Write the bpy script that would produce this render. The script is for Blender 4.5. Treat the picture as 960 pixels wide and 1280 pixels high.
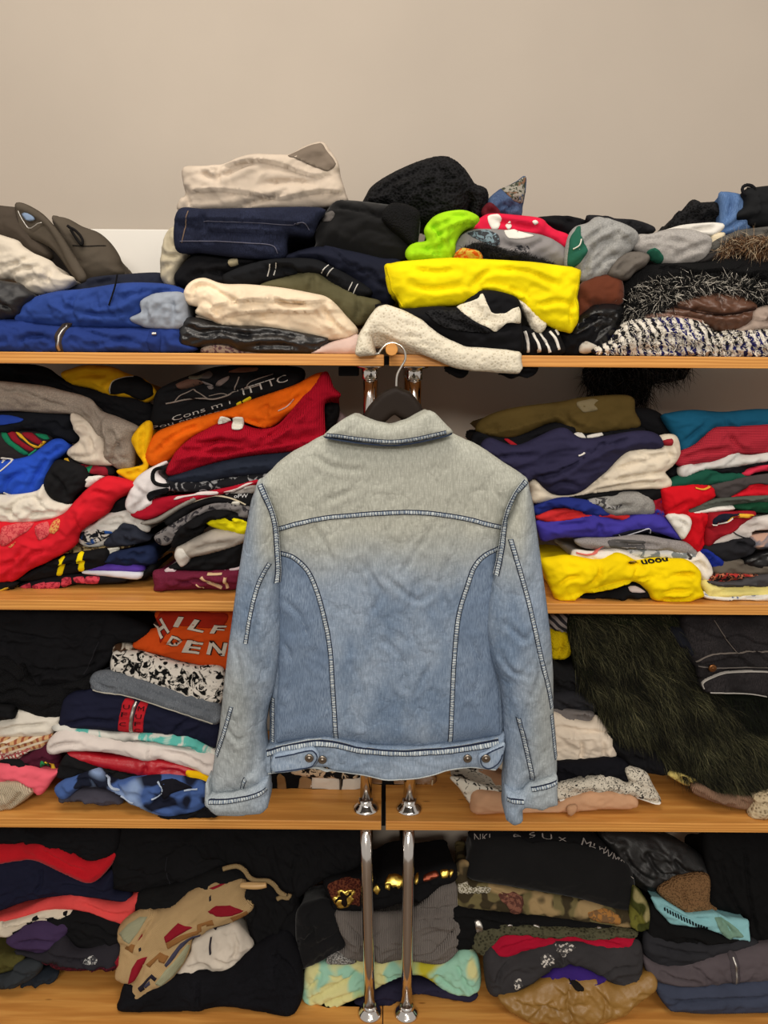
import bpy, bmesh, math, random
import numpy as np
from mathutils import Vector, Matrix
from mathutils.geometry import delaunay_2d_cdt

for o in list(bpy.data.objects): bpy.data.objects.remove(o)
scene = bpy.context.scene
COL = scene.collection
random.seed(7)

# ------------------------------------------------------------------ camera
F_PX, PITCH, ROLL = 961.0, math.radians(11.4), math.radians(0.40)
CAM = Vector((0.0, -1.42, 1.55))
CROT = Matrix.Rotation(math.pi/2 - PITCH, 3, 'X') @ Matrix.Rotation(ROLL, 3, 'Z')
cd = bpy.data.cameras.new('camera'); cam = bpy.data.objects.new('camera', cd); COL.objects.link(cam)
cd.sensor_fit = 'VERTICAL'; cd.sensor_height = 36.0; cd.lens = 36.0*F_PX/1280.0
cd.clip_start = 0.02; cd.clip_end = 50
cam.matrix_world = Matrix.Translation(CAM) @ CROT.to_4x4()
scene.camera = cam

# ------------------------------------------------------------------ world, lamps, exposure
w = bpy.data.worlds.new('world'); scene.world = w; w.use_nodes = True
w.node_tree.nodes['Background'].inputs[0].default_value = (1.0, 0.93, 0.85, 1)
w.node_tree.nodes['Background'].inputs[1].default_value = 0.46
def area(name, loc, target, sx, sy, power, col):
    l = bpy.data.lights.new(name, 'AREA'); l.shape = 'RECTANGLE'; l.size = sx; l.size_y = sy
    l.energy = power; l.color = col
    o = bpy.data.objects.new(name, l); COL.objects.link(o); o.location = loc
    o.rotation_euler = (Vector(target)-Vector(loc)).to_track_quat('-Z', 'Y').to_euler()
    return o
area('overhead_light', (-0.35, -0.75, 2.93), (-0.1, -0.1, 1.0), 1.2, 0.6, 16, (1.0, 0.90, 0.78))
area('overhead_light', (0.9, -2.6, 2.93), (0.1, 0.0, 0.9), 1.2, 0.6, 22, (1.0, 0.93, 0.84))
area('overhead_light', (-0.4, -4.6, 2.93), (0.0, 0.0, 0.8), 1.2, 0.6, 72, (1.0, 0.93, 0.84))  # added far light, brings more frontal light under the boards
scene.view_settings.view_transform = 'Standard'
scene.view_settings.look = 'None'
scene.view_settings.gamma = 1.0
scene.view_settings.use_curve_mapping = False
scene.view_settings.exposure = 0.0

# ------------------------------------------------------------------ pixels to places
CR = {'A':(0,160,3),'B':(200,160,3),'C':(430,170,3),'D':(660,210,3.2),'E':(0,440,3.879),'F':(150,440,3.31),
      'G':(570,470,3.31),'H':(720,470,4),'I':(0,740,3),'J':(640,740,3),'K':(0,1010,3),'L':(250,940,2.909),
      'M':(480,940,3),'N':(660,1000,3.2),'P':(240,420,2),'Q':(0,0,1),'R':(130,760,6),'S':(190,450,4.571),
      'T':(780,680,9.6),'U':(140,1060,4),'V':(0,230,6),'W':(840,220,8),'X':(0,480,8),'Y':(240,590,9.6),'Z':(400,1060,4.8),
      'a':(240,820,4),'b':(520,820,4.8)}
def pts(crop, s):
    """'x,y x,y' in the frame of a crop of the photograph -> list of photo pixels"""
    ox, oy, k = CR[crop]; out = []
    for t in s.split():
        a, b = t.split(','); out.append((ox+float(a)/k, oy+float(b)/k))
    return out
def ray(px, py):
    return (CROT @ Vector(((px-480.0)/F_PX, -(py-640.0)/F_PX, -1.0)))
def at_y(px, py, Y, lean=0.0, z0=0.0):
    """the point on the upright (or leaning) plane y = Y + lean*(z-z0)"""
    d = ray(px, py)
    t = (Y + lean*(CAM.z-z0) - CAM.y)/(d.y - lean*d.z)
    return CAM + d*t
def at_z(px, py, z):
    d = ray(px, py); return CAM + d*((z-CAM.z)/d.z)
TH = 0.0205
SHELF_Z = [None] + [at_y(480, v, 0).z for v in (443, 753, 1026.5, 1288)]
def ysh(tier, py, px=480):
    return at_z(px, py, SHELF_Z[tier]).y

# ------------------------------------------------------------------ noise in numpy
_rs = np.random.RandomState(3); _perm = np.concatenate([_rs.permutation(256)]*2)
_gx = np.cos(np.linspace(0, 2*np.pi, 17)[:16]); _gy = np.sin(np.linspace(0, 2*np.pi, 17)[:16])
def noise(x, y, seed=0):
    x = x + seed*17.31; y = y + seed*9.77
    xi = np.floor(x).astype(int); yi = np.floor(y).astype(int); xf = x-xi; yf = y-yi
    u = xf*xf*xf*(xf*(xf*6-15)+10); v = yf*yf*yf*(yf*(yf*6-15)+10)
    def g(ix, iy, dx, dy):
        h = _perm[(_perm[ix & 255]+iy) & 255] & 15
        return _gx[h]*dx+_gy[h]*dy
    a = g(xi, yi, xf, yf); b = g(xi+1, yi, xf-1, yf); c = g(xi, yi+1, xf, yf-1); d = g(xi+1, yi+1, xf-1, yf-1)
    return (a*(1-u)+b*u)*(1-v)+(c*(1-u)+d*u)*v
def seg_dist(P, A, B):
    """distance and side of points P (n,2) from segments A-B (m,2)"""
    f = np.float32; o = A.mean(0); px, py = ((P-o).T).astype(f)[:, :, None]; ax, ay = ((A-o).T).astype(f)[:, None, :]
    dx, dy = ((B-A).T).astype(f)[:, None, :]; il = 1/(dx*dx+dy*dy+f(1e-12)); D = np.empty(len(P)); S_ = np.empty(len(P))
    for k in range(0, len(P), 600):
        ex = px[k:k+600]-ax; ey = py[k:k+600]-ay; t = np.clip((ex*dx+ey*dy)*il, 0, 1)
        ex -= t*dx; ey -= t*dy; q = ex*ex+ey*ey; i = q.argmin(1); n = np.arange(len(i))
        D[k:k+600] = np.sqrt(q[n, i]); S_[k:k+600] = np.sign(dx[0, i]*ey[n, i]-dy[0, i]*ex[n, i])
    return D, S_
def inside(P, poly):
    x, y = P[:,0], P[:,1]; r = np.zeros(len(P), bool); n = len(poly)
    for i in range(n):
        x1, y1 = poly[i]; x2, y2 = poly[(i+1) % n]
        if y1 == y2: continue
        c = ((y1 > y) != (y2 > y)) & (x < (x2-x1)*(y-y1)/(y2-y1)+x1); r ^= c
    return r
def smooth_loop(p, step, closed=True, tens=0.5):
    """Catmull-Rom through the points, resampled evenly"""
    p = [np.array(q, float) for q in p]; n = len(p); out = []
    for i in range(n if closed else n-1):
        p0 = p[(i-1) % n] if closed or i > 0 else p[i]
        p1 = p[i]; p2 = p[(i+1) % n]
        p3 = p[(i+2) % n] if closed or i+2 < n else p2
        L = np.linalg.norm(p2-p1); k = max(1, int(round(L/step)))
        for j in range(k):
            t = j/k
            out.append((p1+ (p2-p0)*tens*t + (2*p0-5*p1+4*p2-p3)*tens*t*t + (3*p1-p0-3*p2+p3)*tens*t**3) if tens > 0 else p1+(p2-p1)*t)
    if not closed: out.append(p[-1])
    return np.array(out)

# ------------------------------------------------------------------ materials
def lin(c):
    return tuple((v/12.92 if v <= 0.04045 else ((v+0.055)/1.055)**2.4) for v in (x/255.0 for x in c))
_mats = {}
def mat(kind, c1, c2=None, scale=60.0, rough=0.85, ang=0.0, duty=0.5, c3=None):
    key = (kind, c1, c2, scale, rough, ang, duty, c3)
    if key in _mats: return _mats[key]
    m = bpy.data.materials.new(kind+'_cloth' if kind not in ('metal','wood','paint') else kind); m.use_nodes = True
    nt = m.node_tree; N = nt.nodes; L = nt.links; b = N['Principled BSDF']
    tc = N.new('ShaderNodeTexCoord'); mp = N.new('ShaderNodeMapping'); L.new(tc.outputs['Object'], mp.inputs['Vector'])
    mp.inputs['Rotation'].default_value = (0, ang, 0)
    def tex(t, **k):
        n = N.new('ShaderNodeTex'+t)
        for a, v in k.items():
            if hasattr(n, a) and a.islower(): setattr(n, a, v)
            else: n.inputs[a].default_value = v
        L.new(mp.outputs[0], n.inputs['Vector']); return n
    def mix(f, a, bb, mode='MIX'):
        n = N.new('ShaderNodeMix'); n.data_type = 'RGBA'; n.blend_type = mode
        for s, v in ((n.inputs['Factor'], f), (n.inputs[6], a), (n.inputs[7], bb)):
            if hasattr(v, 'is_linked') or hasattr(v, 'links'): L.new(v, s)
            elif isinstance(v, (int, float)): s.default_value = v
            else: s.default_value = (*v, 1) if len(v) == 3 else v
        return n.outputs[2]
    def ramp(f, lo, hi):
        n = N.new('ShaderNodeMapRange'); n.inputs[1].default_value = lo; n.inputs[2].default_value = hi
        L.new(f, n.inputs[0]); return n.outputs[0]
    A = lin(c1); B = lin(c2) if c2 else A
    b.inputs['Roughness'].default_value = rough
    b.inputs['Specular IOR Level'].default_value = 0.12
    bump_h = None; bs = 0.25; bd = 0.0015
    if kind in ('cotton', 'fleece', 'knit', 'rib', 'satin', 'leather', 'suede', 'heather'):
        n = tex('Noise', Scale=14.0, Detail=3.0)
        col = mix(ramp(n.outputs['Fac'], 0.3, 0.7), tuple(v*0.86 for v in A), tuple(min(1, v*1.10) for v in A))
        if kind == 'heather':
            h = tex('Noise', Scale=420.0, Detail=2.0)
            col = mix(ramp(h.outputs['Fac'], 0.35, 0.65), col, tuple(v*0.72 for v in A))
        if kind in ('knit',):
            t = tex('Voronoi', Scale=330.0); bump_h = t.outputs['Distance']; bs = 0.6; bd = 0.003
        elif kind == 'rib':
            t = tex('Wave', Scale=scale, Distortion=0.6); bump_h = t.outputs['Fac']; bs = 0.7; bd = 0.003
            col = mix(ramp(t.outputs['Fac'], 0.0, 0.5), tuple(v*0.72 for v in A), col)
        elif kind == 'leather':
            t = tex('Voronoi', Scale=260.0); bump_h = t.outputs['Distance']; bs = 0.15
            b.inputs['Specular IOR Level'].default_value = 0.5
        elif kind == 'satin':
            t = tex('Noise', Scale=35.0, Detail=4.0); bump_h = t.outputs['Fac']; bs = 0.25; bd = 0.01
            b.inputs['Specular IOR Level'].default_value = 0.5
        else:
            t = tex('Noise', Scale=26.0, Detail=4.0, Distortion=0.4); t.inputs['Roughness'].default_value = 0.5; bump_h = t.outputs['Fac']; bs = 0.15 if kind == 'fleece' else 0.20; bd = 0.012
        if kind in ('fleece', 'suede'):
            b.inputs['Sheen Weight'].default_value = 0.12
    elif kind == 'stripes':
        t = tex('Wave', Scale=scale, Distortion=1.2, Detail=1.0); t.inputs['Detail Scale'].default_value = 1.5
        col = mix(ramp(t.outputs['Fac'], duty-0.06, duty+0.06), A, B)
    elif kind == 'stripes_loose':
        t = tex('Wave', Scale=scale, Distortion=4.0, Detail=3.0); t.inputs['Detail Scale'].default_value = 3.0
        col = mix(ramp(t.outputs['Fac'], duty-0.1, duty+0.1), A, B); bump_h = t.outputs['Fac']; bs = 0.6; bd = 0.004
        if c3:
            n2 = tex('Noise', Scale=9.0); col2 = mix(ramp(t.outputs['Fac'], duty-0.1, duty+0.1), lin(c3), B)
            col = mix(ramp(n2.outputs['Fac'], 0.48, 0.52), col, col2)
    elif kind == 'plaid':
        t = tex('Wave', Scale=scale); t2 = tex('Wave', Scale=scale); t2.bands_direction = 'Z'
        c = mix(ramp(t.outputs['Fac'], 0.55, 0.75), A, B); col = mix(ramp(t2.outputs['Fac'], 0.6, 0.8), c, lin(c3) if c3 else B)
    elif kind in ('print', 'camo', 'boucle', 'splatter', 'lace'):
        if kind in ('boucle', 'lace'): t = tex('Voronoi', Scale=scale); f = t.outputs['Distance']; bump_h = f; bs = 0.7 if kind == 'boucle' else 0.25; bd = 0.005
        else: t = tex('Noise', Scale=scale, Detail=1.0 if kind == 'camo' else 4.0, Distortion=1.5 if kind == 'print' else 0.3); f = t.outputs['Fac']
        e = 0.2 if kind in ('boucle', 'lace') else 0.03
        col = mix(ramp(f, duty-e, duty+e), A, B)
        if c3:
            t3 = tex('Noise', Scale=scale*0.7, Detail=1.0, noise_dimensions='4D', W=3.0)
            col = mix(ramp(t3.outputs['Fac'], 0.56, 0.62), col, lin(c3))
    elif kind == 'denim':
        n = tex('Noise', Scale=18.0, Detail=5.0)
        mp2 = N.new('ShaderNodeMapping'); L.new(tc.outputs['Object'], mp2.inputs['Vector']); mp2.inputs['Scale'].default_value = (900, 900, 90)
        n2 = N.new('ShaderNodeTexNoise'); n2.inputs['Scale'].default_value = 1.0; L.new(mp2.outputs[0], n2.inputs['Vector'])
        col = mix(ramp(n.outputs['Fac'], 0.3, 0.7), A, B)
        col = mix(ramp(n2.outputs['Fac'], 0.35, 0.7), tuple(v*0.75 for v in A), col)
        bump_h = n2.outputs['Fac']; bs = 0.2
    elif kind == 'wood':
        mp.inputs['Scale'].default_value = (1.2, 14, 22)
        n = tex('Noise', Scale=5.0, Detail=6.0, Distortion=0.6)
        n2 = tex('Wave', Scale=2.2, Distortion=7.0, Detail=3.0); n2.bands_direction = 'Z'
        c = mix(ramp(n.outputs['Fac'], 0.3, 0.72), A, B); col = mix(ramp(n2.outputs['Fac'], 0.1, 1.0), c, tuple(v*0.86 for v in A))
        mk = N.new('ShaderNodeMapping'); L.new(tc.outputs['Object'], mk.inputs['Vector']); mk.inputs['Scale'].default_value = (9, 30, 30)
        vk = N.new('ShaderNodeTexVoronoi'); L.new(mk.outputs[0], vk.inputs['Vector']); vk.inputs['Scale'].default_value = 1.0
        col = mix(ramp(vk.outputs['Distance'], 0.10, 0.04), col, tuple(v*0.6 for v in A))
        b.inputs['Specular IOR Level'].default_value = 0.4; bump_h = n.outputs['Fac']; bs = 0.05
    elif kind == 'metal':
        col = None; b.inputs['Base Color'].default_value = (*A, 1); b.inputs['Metallic'].default_value = 1.0
        n = tex('Noise', Scale=6.0, Detail=2.0); r = ramp(n.outputs['Fac'], 0.2, 0.8)
        mm = N.new('ShaderNodeMapRange'); L.new(r, mm.inputs[0]); mm.inputs[3].default_value = rough*0.8; mm.inputs[4].default_value = rough*1.3
        L.new(mm.outputs[0], b.inputs['Roughness'])
    else:  # paint and other plain finishes
        n = tex('Noise', Scale=3.0, Detail=4.0)
        col = mix(ramp(n.outputs['Fac'], 0.3, 0.7), tuple(v*0.96 for v in A), tuple(min(1, v*1.03) for v in A))
        t = tex('Noise', Scale=120.0, Detail=3.0); bump_h = t.outputs['Fac']; bs = 0.08
    if col is not None: L.new(col, b.inputs['Base Color'])
    if bump_h is not None:
        bp = N.new('ShaderNodeBump'); bp.inputs['Strength'].default_value = bs; bp.inputs['Distance'].default_value = bd or 0.0015
        L.new(bump_h, bp.inputs['Height']); L.new(bp.outputs[0], b.inputs['Normal'])
    _mats[key] = m; return m
def attr_mat(name, rough=0.8):
    if name in _mats: return _mats[name]
    m = bpy.data.materials.new(name); m.use_nodes = True; n = m.node_tree.nodes.new('ShaderNodeAttribute'); n.attribute_name = 'tone'
    b = m.node_tree.nodes['Principled BSDF']; m.node_tree.links.new(n.outputs['Color'], b.inputs['Base Color'])
    b.inputs['Roughness'].default_value = rough; b.inputs['Specular IOR Level'].default_value = 0.2
    _mats[name] = m; return m

# ------------------------------------------------------------------ object helpers
def mesh_obj(name, V, Fc, m, parent=None, origin=(0,0,0), smooth=True):
    V = np.asarray(V, float)
    if parent is None: V = V-np.array(origin)
    me = bpy.data.meshes.new(name); me.from_pydata(V.tolist(), [], Fc if isinstance(Fc, list) else Fc.tolist()); me.update()
    if smooth: me.polygons.foreach_set('use_smooth', [True]*len(me.polygons))
    o = bpy.data.objects.new(name, me); COL.objects.link(o)
    if m is not None: me.materials.append(m)
    if parent is not None: o.parent = parent
    else: o.location = origin
    return o
def tag(o, label, cat=None, group=None, kind=None):
    if label: o['label'] = label
    if cat: o['category'] = cat
    if group: o['group'] = group
    if kind: o['kind'] = kind
    return o
def box(name, lo, hi, m, parent=None, origin=None, bev=0.0):
    bm = bmesh.new(); bmesh.ops.create_cube(bm, size=1.0)
    c = [(a+b)/2 for a, b in zip(lo, hi)]; s = [b-a for a, b in zip(lo, hi)]
    og = origin or ((0,0,0) if parent else (c[0], c[1], lo[2]))
    for v in bm.verts: v.co = Vector([v.co[i]*s[i]+c[i]-og[i] for i in range(3)])
    if bev: bmesh.ops.bevel(bm, geom=bm.edges[:], offset=bev, segments=2, affect='EDGES', profile=0.5)
    me = bpy.data.meshes.new(name); bm.to_mesh(me); bm.free(); me.materials.append(m)
    o = bpy.data.objects.new(name, me); COL.objects.link(o)
    if parent: o.parent = parent
    else: o.location = og
    return o
def lathe(name, prof, c, m, parent=None, n=28, tilt=(0.0, 0.0)):
    """profile [(radius, z)] turned about a (slightly tilted) upright axis; c in the parent's frame"""
    V = []; Fc = []
    for r, z in prof:
        for k in range(n):
            a = 2*math.pi*k/n
            V.append((c[0]+r*math.cos(a)+tilt[0]*z, c[1]+r*math.sin(a)+tilt[1]*z, c[2]+z))
    for i in range(len(prof)-1):
        for k in range(n):
            Fc.append((i*n+k, i*n+(k+1) % n, (i+1)*n+(k+1) % n, (i+1)*n+k))
    Fc.append(tuple(range(n))[::-1]); Fc.append(tuple((len(prof)-1)*n+k for k in range(n)))
    o = mesh_obj(name, V, Fc, m, parent, (0,0,0)); o.data.polygons[-1].use_smooth = False; o.data.polygons[-2].use_smooth = False
    return o
def tube(name, P, r, m, parent=None, n=8, origin=(0,0,0), step=0.004, flat=1.0):
    """round (or flattened) cord through world points, smoothed"""
    P = smooth_loop(P, step, closed=False); T = np.gradient(P, axis=0); T /= np.linalg.norm(T, axis=1)[:,None]+1e-9
    up = np.array((0.0, 1.0, 0.0)); V = []; Fc = []; k = len(P)
    for i in range(k):
        a = np.cross(T[i], up); a /= np.linalg.norm(a)+1e-9; bb = np.cross(a, T[i])
        rr = r(i/(k-1)) if callable(r) else r
        for j in range(n):
            th = 2*math.pi*j/n; V.append(P[i]+rr*(math.cos(th)*a+flat*math.sin(th)*bb))
    for i in range(k-1):
        for j in range(n): Fc.append((i*n+j, i*n+(j+1) % n, (i+1)*n+(j+1) % n, (i+1)*n+j))
    Fc.append(tuple(range(n))[::-1]); Fc.append(tuple((k-1)*n+j for j in range(n)))
    if parent is not None: V = np.array(V)-np.array(parent.location)
    return mesh_obj(name, V, Fc, m, parent, origin)

# ------------------------------------------------------------------ soft things
class Soft: pass
_cnt = [0]
def tri_fill(loop, g, extra=None):
    """triangles filling a closed 2-D loop, with inner points on a jittered grid"""
    lo = loop.min(0); hi = loop.max(0)
    xs = np.arange(lo[0], hi[0], g); zs = np.arange(lo[1], hi[1], g*0.87)
    X, Z = np.meshgrid(xs, zs); X[1::2] += g/2
    P = np.stack([X.ravel(), Z.ravel()], 1); P += _rs.uniform(-0.12, 0.12, P.shape)*g
    if extra is not None and len(extra):
        if len(P):
            dd = np.sqrt(((P[:,None]-extra[None])**2).sum(2)).min(1); P = P[dd > g*0.6]
        P = np.concatenate([P, extra])
    if len(P):
        P = P[inside(P, loop)]
    if len(P):
        d, _ = seg_dist(P, loop, np.roll(loop, -1, 0)); P = P[d > g*0.45]
    allp = np.concatenate([loop, P]) if len(P) else loop
    n = len(loop); E = [(i, (i+1) % n) for i in range(n)]
    r = delaunay_2d_cdt([Vector(p) for p in allp.tolist()], E, [], 1, 1e-7)
    V = np.array([tuple(v) for v in r[0]]); T = np.array(r[2], dtype=object)
    T = np.array([list(t) for t in r[2]], int)
    c = V[T].mean(1); T = T[inside(c, loop)]
    a = V[T[:,1]]-V[T[:,0]]; b = V[T[:,2]]-V[T[:,0]]; area2 = a[:,0]*b[:,1]-a[:,1]*b[:,0]
    T[area2 < 0] = T[area2 < 0][:, ::-1]; T = T[np.abs(area2) > 1e-12]
    return V, T
def border(T):
    seen = {}
    for t in T.tolist():
        for i in range(3):
            e = (t[i], t[(i+1) % 3]); k = (min(e), max(e)); seen.setdefault(k, []).append(e)
    return [v[0] for v in seen.values() if len(v) == 1]
def soft(name, label, cat, crop, poly, y, m, d=0.24, R=0.013, wr=0.004, wl=0.035, st=2.6, ang=None, folds=(), lean=0.0,
         infl=1.2, taper=0.35, parent=None, g=0.0038, tens=0.5, group=None, z0=None, back_round=True, fh=0.010, squeeze=0.06, kind=None):
    """a soft solid: traced front outline at its own distance, rounded rim, wrinkles and creases, running back by d"""
    _cnt[0] += 1; seed = _cnt[0]
    pp = pts(crop, poly) if isinstance(poly, str) else list(poly)
    pp = [(-45 if a <= 1.5 else 1005 if a >= 958.5 else a, b) for a, b in pp]
    zr = at_y(*max(pp, key=lambda q: q[1]), y).z if z0 is None else z0
    W = np.array([(v.x, v.z) for v in (at_y(a, b, y, lean, zr) for a, b in pp)])
    L = smooth_loop(W, 0.0045, tens=tens)
    ar = 0.5*np.sum(L[:,0]*np.roll(L[:,1],-1)-np.roll(L[:,0],-1)*L[:,1])
    if ar < 0: L = L[::-1]
    if infl:
        t = np.roll(L,-1,0)-np.roll(L,1,0); t /= np.linalg.norm(t, axis=1)[:,None]+1e-9
        L = L+np.stack([t[:,1], -t[:,0]], 1)*infl*0.00145
    FL = []; ex = []
    for f in folds:
        k = f[0]; q = pts(f[1] if k not in 'gl' else crop, f[2] if k not in 'gl' else f[1])
        q = np.array([(v.x, v.z) for v in (at_y(a, b, y, lean, zr) for a, b in q)])
        q = smooth_loop(q, 0.004, closed=False); FL.append((k.lower(), q))
        tt = np.gradient(q, axis=0); tt /= np.linalg.norm(tt, axis=1)[:,None]+1e-9; nn = np.stack([-tt[:,1], tt[:,0]], 1)
        ex += [q+nn*0.0022, q-nn*0.0022]
    if not folds and wr >= 0.003 and parent is None and g < 0.01:      # a few soft creases of its own along the cloth
        c_ = L.mean(0); ev_, vc_ = np.linalg.eigh(np.cov((L-c_).T)); ax_ = vc_[:,1]*(-1 if vc_[0,1] > 0 else 1); nx_ = np.array((-ax_[1], ax_[0]))
        hl, hw = 1.7*math.sqrt(ev_[1]), 1.4*math.sqrt(max(ev_[0], 1e-9)); rr = np.random.RandomState(seed+100)
        for k_ in range(3 if hw > 0.022 else 2 if hw > 0.012 else 1 if hw > 0.007 else 0):
            s0 = rr.uniform(-0.9, 0.0); s1 = s0+rr.uniform(0.5, 1.0); o_ = rr.uniform(-0.55, 0.55); sl_ = rr.uniform(-0.35, 0.35)
            q = np.array([c_+ax_*hl*(s0+(s1-s0)*t_)+nx_*hw*(o_+sl_*(t_-0.5)+0.22*math.sin(4*t_+rr.uniform(0, 3))) for t_ in np.linspace(0, 1, 5)])
            q = smooth_loop(q, 0.004, closed=False); FL.append(('l' if rr.rand() < 0.6 else 'g', q))
            tt = np.gradient(q, axis=0); tt /= np.linalg.norm(tt, axis=1)[:,None]+1e-9; nn = np.stack([-tt[:,1], tt[:,0]], 1); ex += [q+nn*0.0022, q-nn*0.0022]
    V, T = tri_fill(L, g, np.concatenate(ex) if ex else None)
    c0 = L.mean(0)
    if ang is None:
        cc = np.cov((L-c0).T); ev, vec = np.linalg.eigh(cc); v = vec[:,1]; ang_ = math.atan2(v[1], v[0])
    else: ang_ = math.radians(ang)
    ca, sa = math.cos(ang_), math.sin(ang_); Ln = np.roll(L, -1, 0)
    dmax = [None]
    def S(P):
        """front surface y at (x,z)"""
        P = np.asarray(P, float); dd, _ = seg_dist(P, L, Ln)
        if dmax[0] is None: dmax[0] = max(dd.max(), 1e-4)
        Re = min(R*1.6, dmax[0]*1.05); q = np.clip(dd/Re, 0, 1); prof = np.sqrt(np.maximum(0, 1-(1-q)**2))
        u = (P[:,0]*ca+P[:,1]*sa); v = (-P[:,0]*sa+P[:,1]*ca)
        wx = noise(u/0.05, v/0.05, seed+40)*0.8; wy = noise(u/0.05, v/0.05, seed+60)*0.8
        rg = lambda q, k: np.clip(1-np.abs(q)*k, 0, 1)**1.4
        n1 = noise(u/(wl*st)+wx, v/wl+wy, seed); n2 = noise(u/(wl*st*0.6)-wy, v/(wl*0.55)+wx, seed+5); n3 = noise(u/(wl*st*0.8)+wy, v/(wl*0.8)-wx, seed+7)
        h = rg(n1, 4.0)*1.0-rg(n3, 4.5)*0.9+rg(n2, 5.0)*0.45+n1*1.0+noise(u/0.09, v/0.07, seed+9)*1.1
        out = y + R*(1-prof) - 0.8*wr*h*np.clip(dd/(R*0.8+1e-6), 0, 1)
        if lean: out = out + lean*(P[:,1]-zr)
        for k, q in FL:
            fd, sg = seg_dist(P, q[:-1], q[1:])
            ends = np.minimum(np.linalg.norm(P-q[0], axis=1), np.linalg.norm(P-q[-1], axis=1)); fade = np.clip(ends/0.015, 0.15, 1)
            if k == 'g': out = out+fh*0.8*np.exp(-(fd/0.0034)**2)*fade - fh*0.35*np.exp(-((fd-0.010)/0.007)**2)*fade
            else: out = out-np.where(sg < 0, fh*np.exp(-fd/0.035), -fh*0.25*np.exp(-fd/0.012))*fade
        return out
    yf = S(V); n = len(V); be = border(T)
    zl = V[:,1].min(); xc = V[:,0].mean()
    def back(P, yy, t):
        k = 1-taper*t
        return np.stack([xc+(P[:,0]-xc)*(1-squeeze*t), yy, zl+(P[:,1]-zl)*k], 1)
    dd, _ = seg_dist(V, L, Ln); q = np.clip(dd/max(R*1.6, 1e-4), 0, 1); prof = np.sqrt(np.maximum(0, 1-(1-q)**2))
    base = y+R+(lean*(V[:,1]-zr) if lean else 0)
    Fv = np.stack([V[:,0], yf, V[:,1]], 1); Bv = back(V, base+max(d-R*2, 0.004)+min(R, d*0.4)*prof, 1.0)
    bi = sorted({i for e in be for i in e}); ix = {v: i for i, v in enumerate(bi)}
    rings = []
    nin = np.zeros_like(V)
    for a_, b_ in be:
        e_ = V[b_]-V[a_]; nn_ = np.array((-e_[1], e_[0]))/(np.linalg.norm(e_)+1e-9); nin[a_] += nn_; nin[b_] += nn_
    nin = nin[bi]; nin /= np.linalg.norm(nin, axis=1)[:,None]+1e-9; ins = min(0.004, dmax[0]*0.3) if parent is None else 0.0
    Bv[bi] += np.stack([nin[:,0], nin[:,1]*0, nin[:,1]], 1)*ins
    for t in (0.12, 0.67):
        j = noise(V[bi,0]*30, V[bi,1]*30, seed+int(t*10))*0.003
        Rv = back(V[bi]+nin*ins, base[bi]+max(d-R*2, 0.004)*t if lean else np.full(len(bi), y+R+max(d-R*2, 0.004)*t), t); Rv[:,2] += j; rings.append(Rv)
    VV = np.concatenate([Fv, Bv]+rings); o1 = 2*n; o2 = 2*n+len(bi)
    for zs in SHELF_Z[1:]:
        if VV[:,2].max() > zs+0.012 and VV[:,2].min() > zs-0.09:      # rests on the board; only what is in front of it hangs lower
            on = (VV[:,1] > -0.0008) & (VV[:,1] < 0.386) & (VV[:,2] < zs+0.0004); VV[on,2] = zs+0.0004
        if y >= -0.001 and VV[:,2].min() < zs-0.06: VV[:,2] = np.where(VV[:,2] > zs-0.10, np.minimum(VV[:,2], zs-TH-0.0008), VV[:,2])   # stays under the board above
    Fc = T.tolist()+[(a+n, c+n, b+n) for a, b, c in T.tolist()]
    for a, b in be:
        ia, ib = ix[a], ix[b]
        Fc += [(b, a, o1+ia, o1+ib), (o1+ib, o1+ia, o2+ia, o2+ib), (o2+ib, o2+ia, a+n, b+n)]
    s = Soft(); s.S = S; s.y = y; s.lean = lean; s.zr = zr; s.crop = crop; s.V = V; s.T = T; s.L = L
    if parent is None: s.origin = np.array((VV[:,0].mean(), VV[:,1].mean(), VV[:,2].min())); s.root = None
    else: s.origin = parent.origin; VV = VV-s.origin
    s.o = mesh_obj(name, VV, Fc, m, parent.o if parent is not None else None, tuple(s.origin))
    if parent is None: tag(s.o, label, cat, group, kind)
    elif label: s.o['label'] = label
    return s
def patch(s, name, crop, poly, m, off=0.0014, label=None, g=0.0045, tens=0.4, kind=None):
    """a piece lying on the front of a soft thing (print, tag, stripe, panel): a thin raised skin"""
    pp = pts(crop, poly) if isinstance(poly, str) else poly
    W = np.array([(v.x, v.z) for v in (at_y(a, b, s.y, s.lean, s.zr) for a, b in pp)])
    L = smooth_loop(W, 0.0035, tens=tens)
    try: V, T = tri_fill(L, g)
    except Exception: return None
    if not len(T): return None
    yy = s.S(V)-off; n = len(V); be = border(T); bi = sorted({i for e in be for i in e}); ix = {v: i for i, v in enumerate(bi)}
    F = np.stack([V[:,0], yy, V[:,1]], 1); B = F[bi]+np.array((0, off+0.002, 0))
    Fc = T.tolist()+[(b, a, n+ix[a], n+ix[b]) for a, b in be]
    o = mesh_obj(name, np.concatenate([F, B])-s.origin, Fc, m, s.o)
    if label: o['label'] = label
    if kind: o['kind'] = kind
    return o
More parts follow.
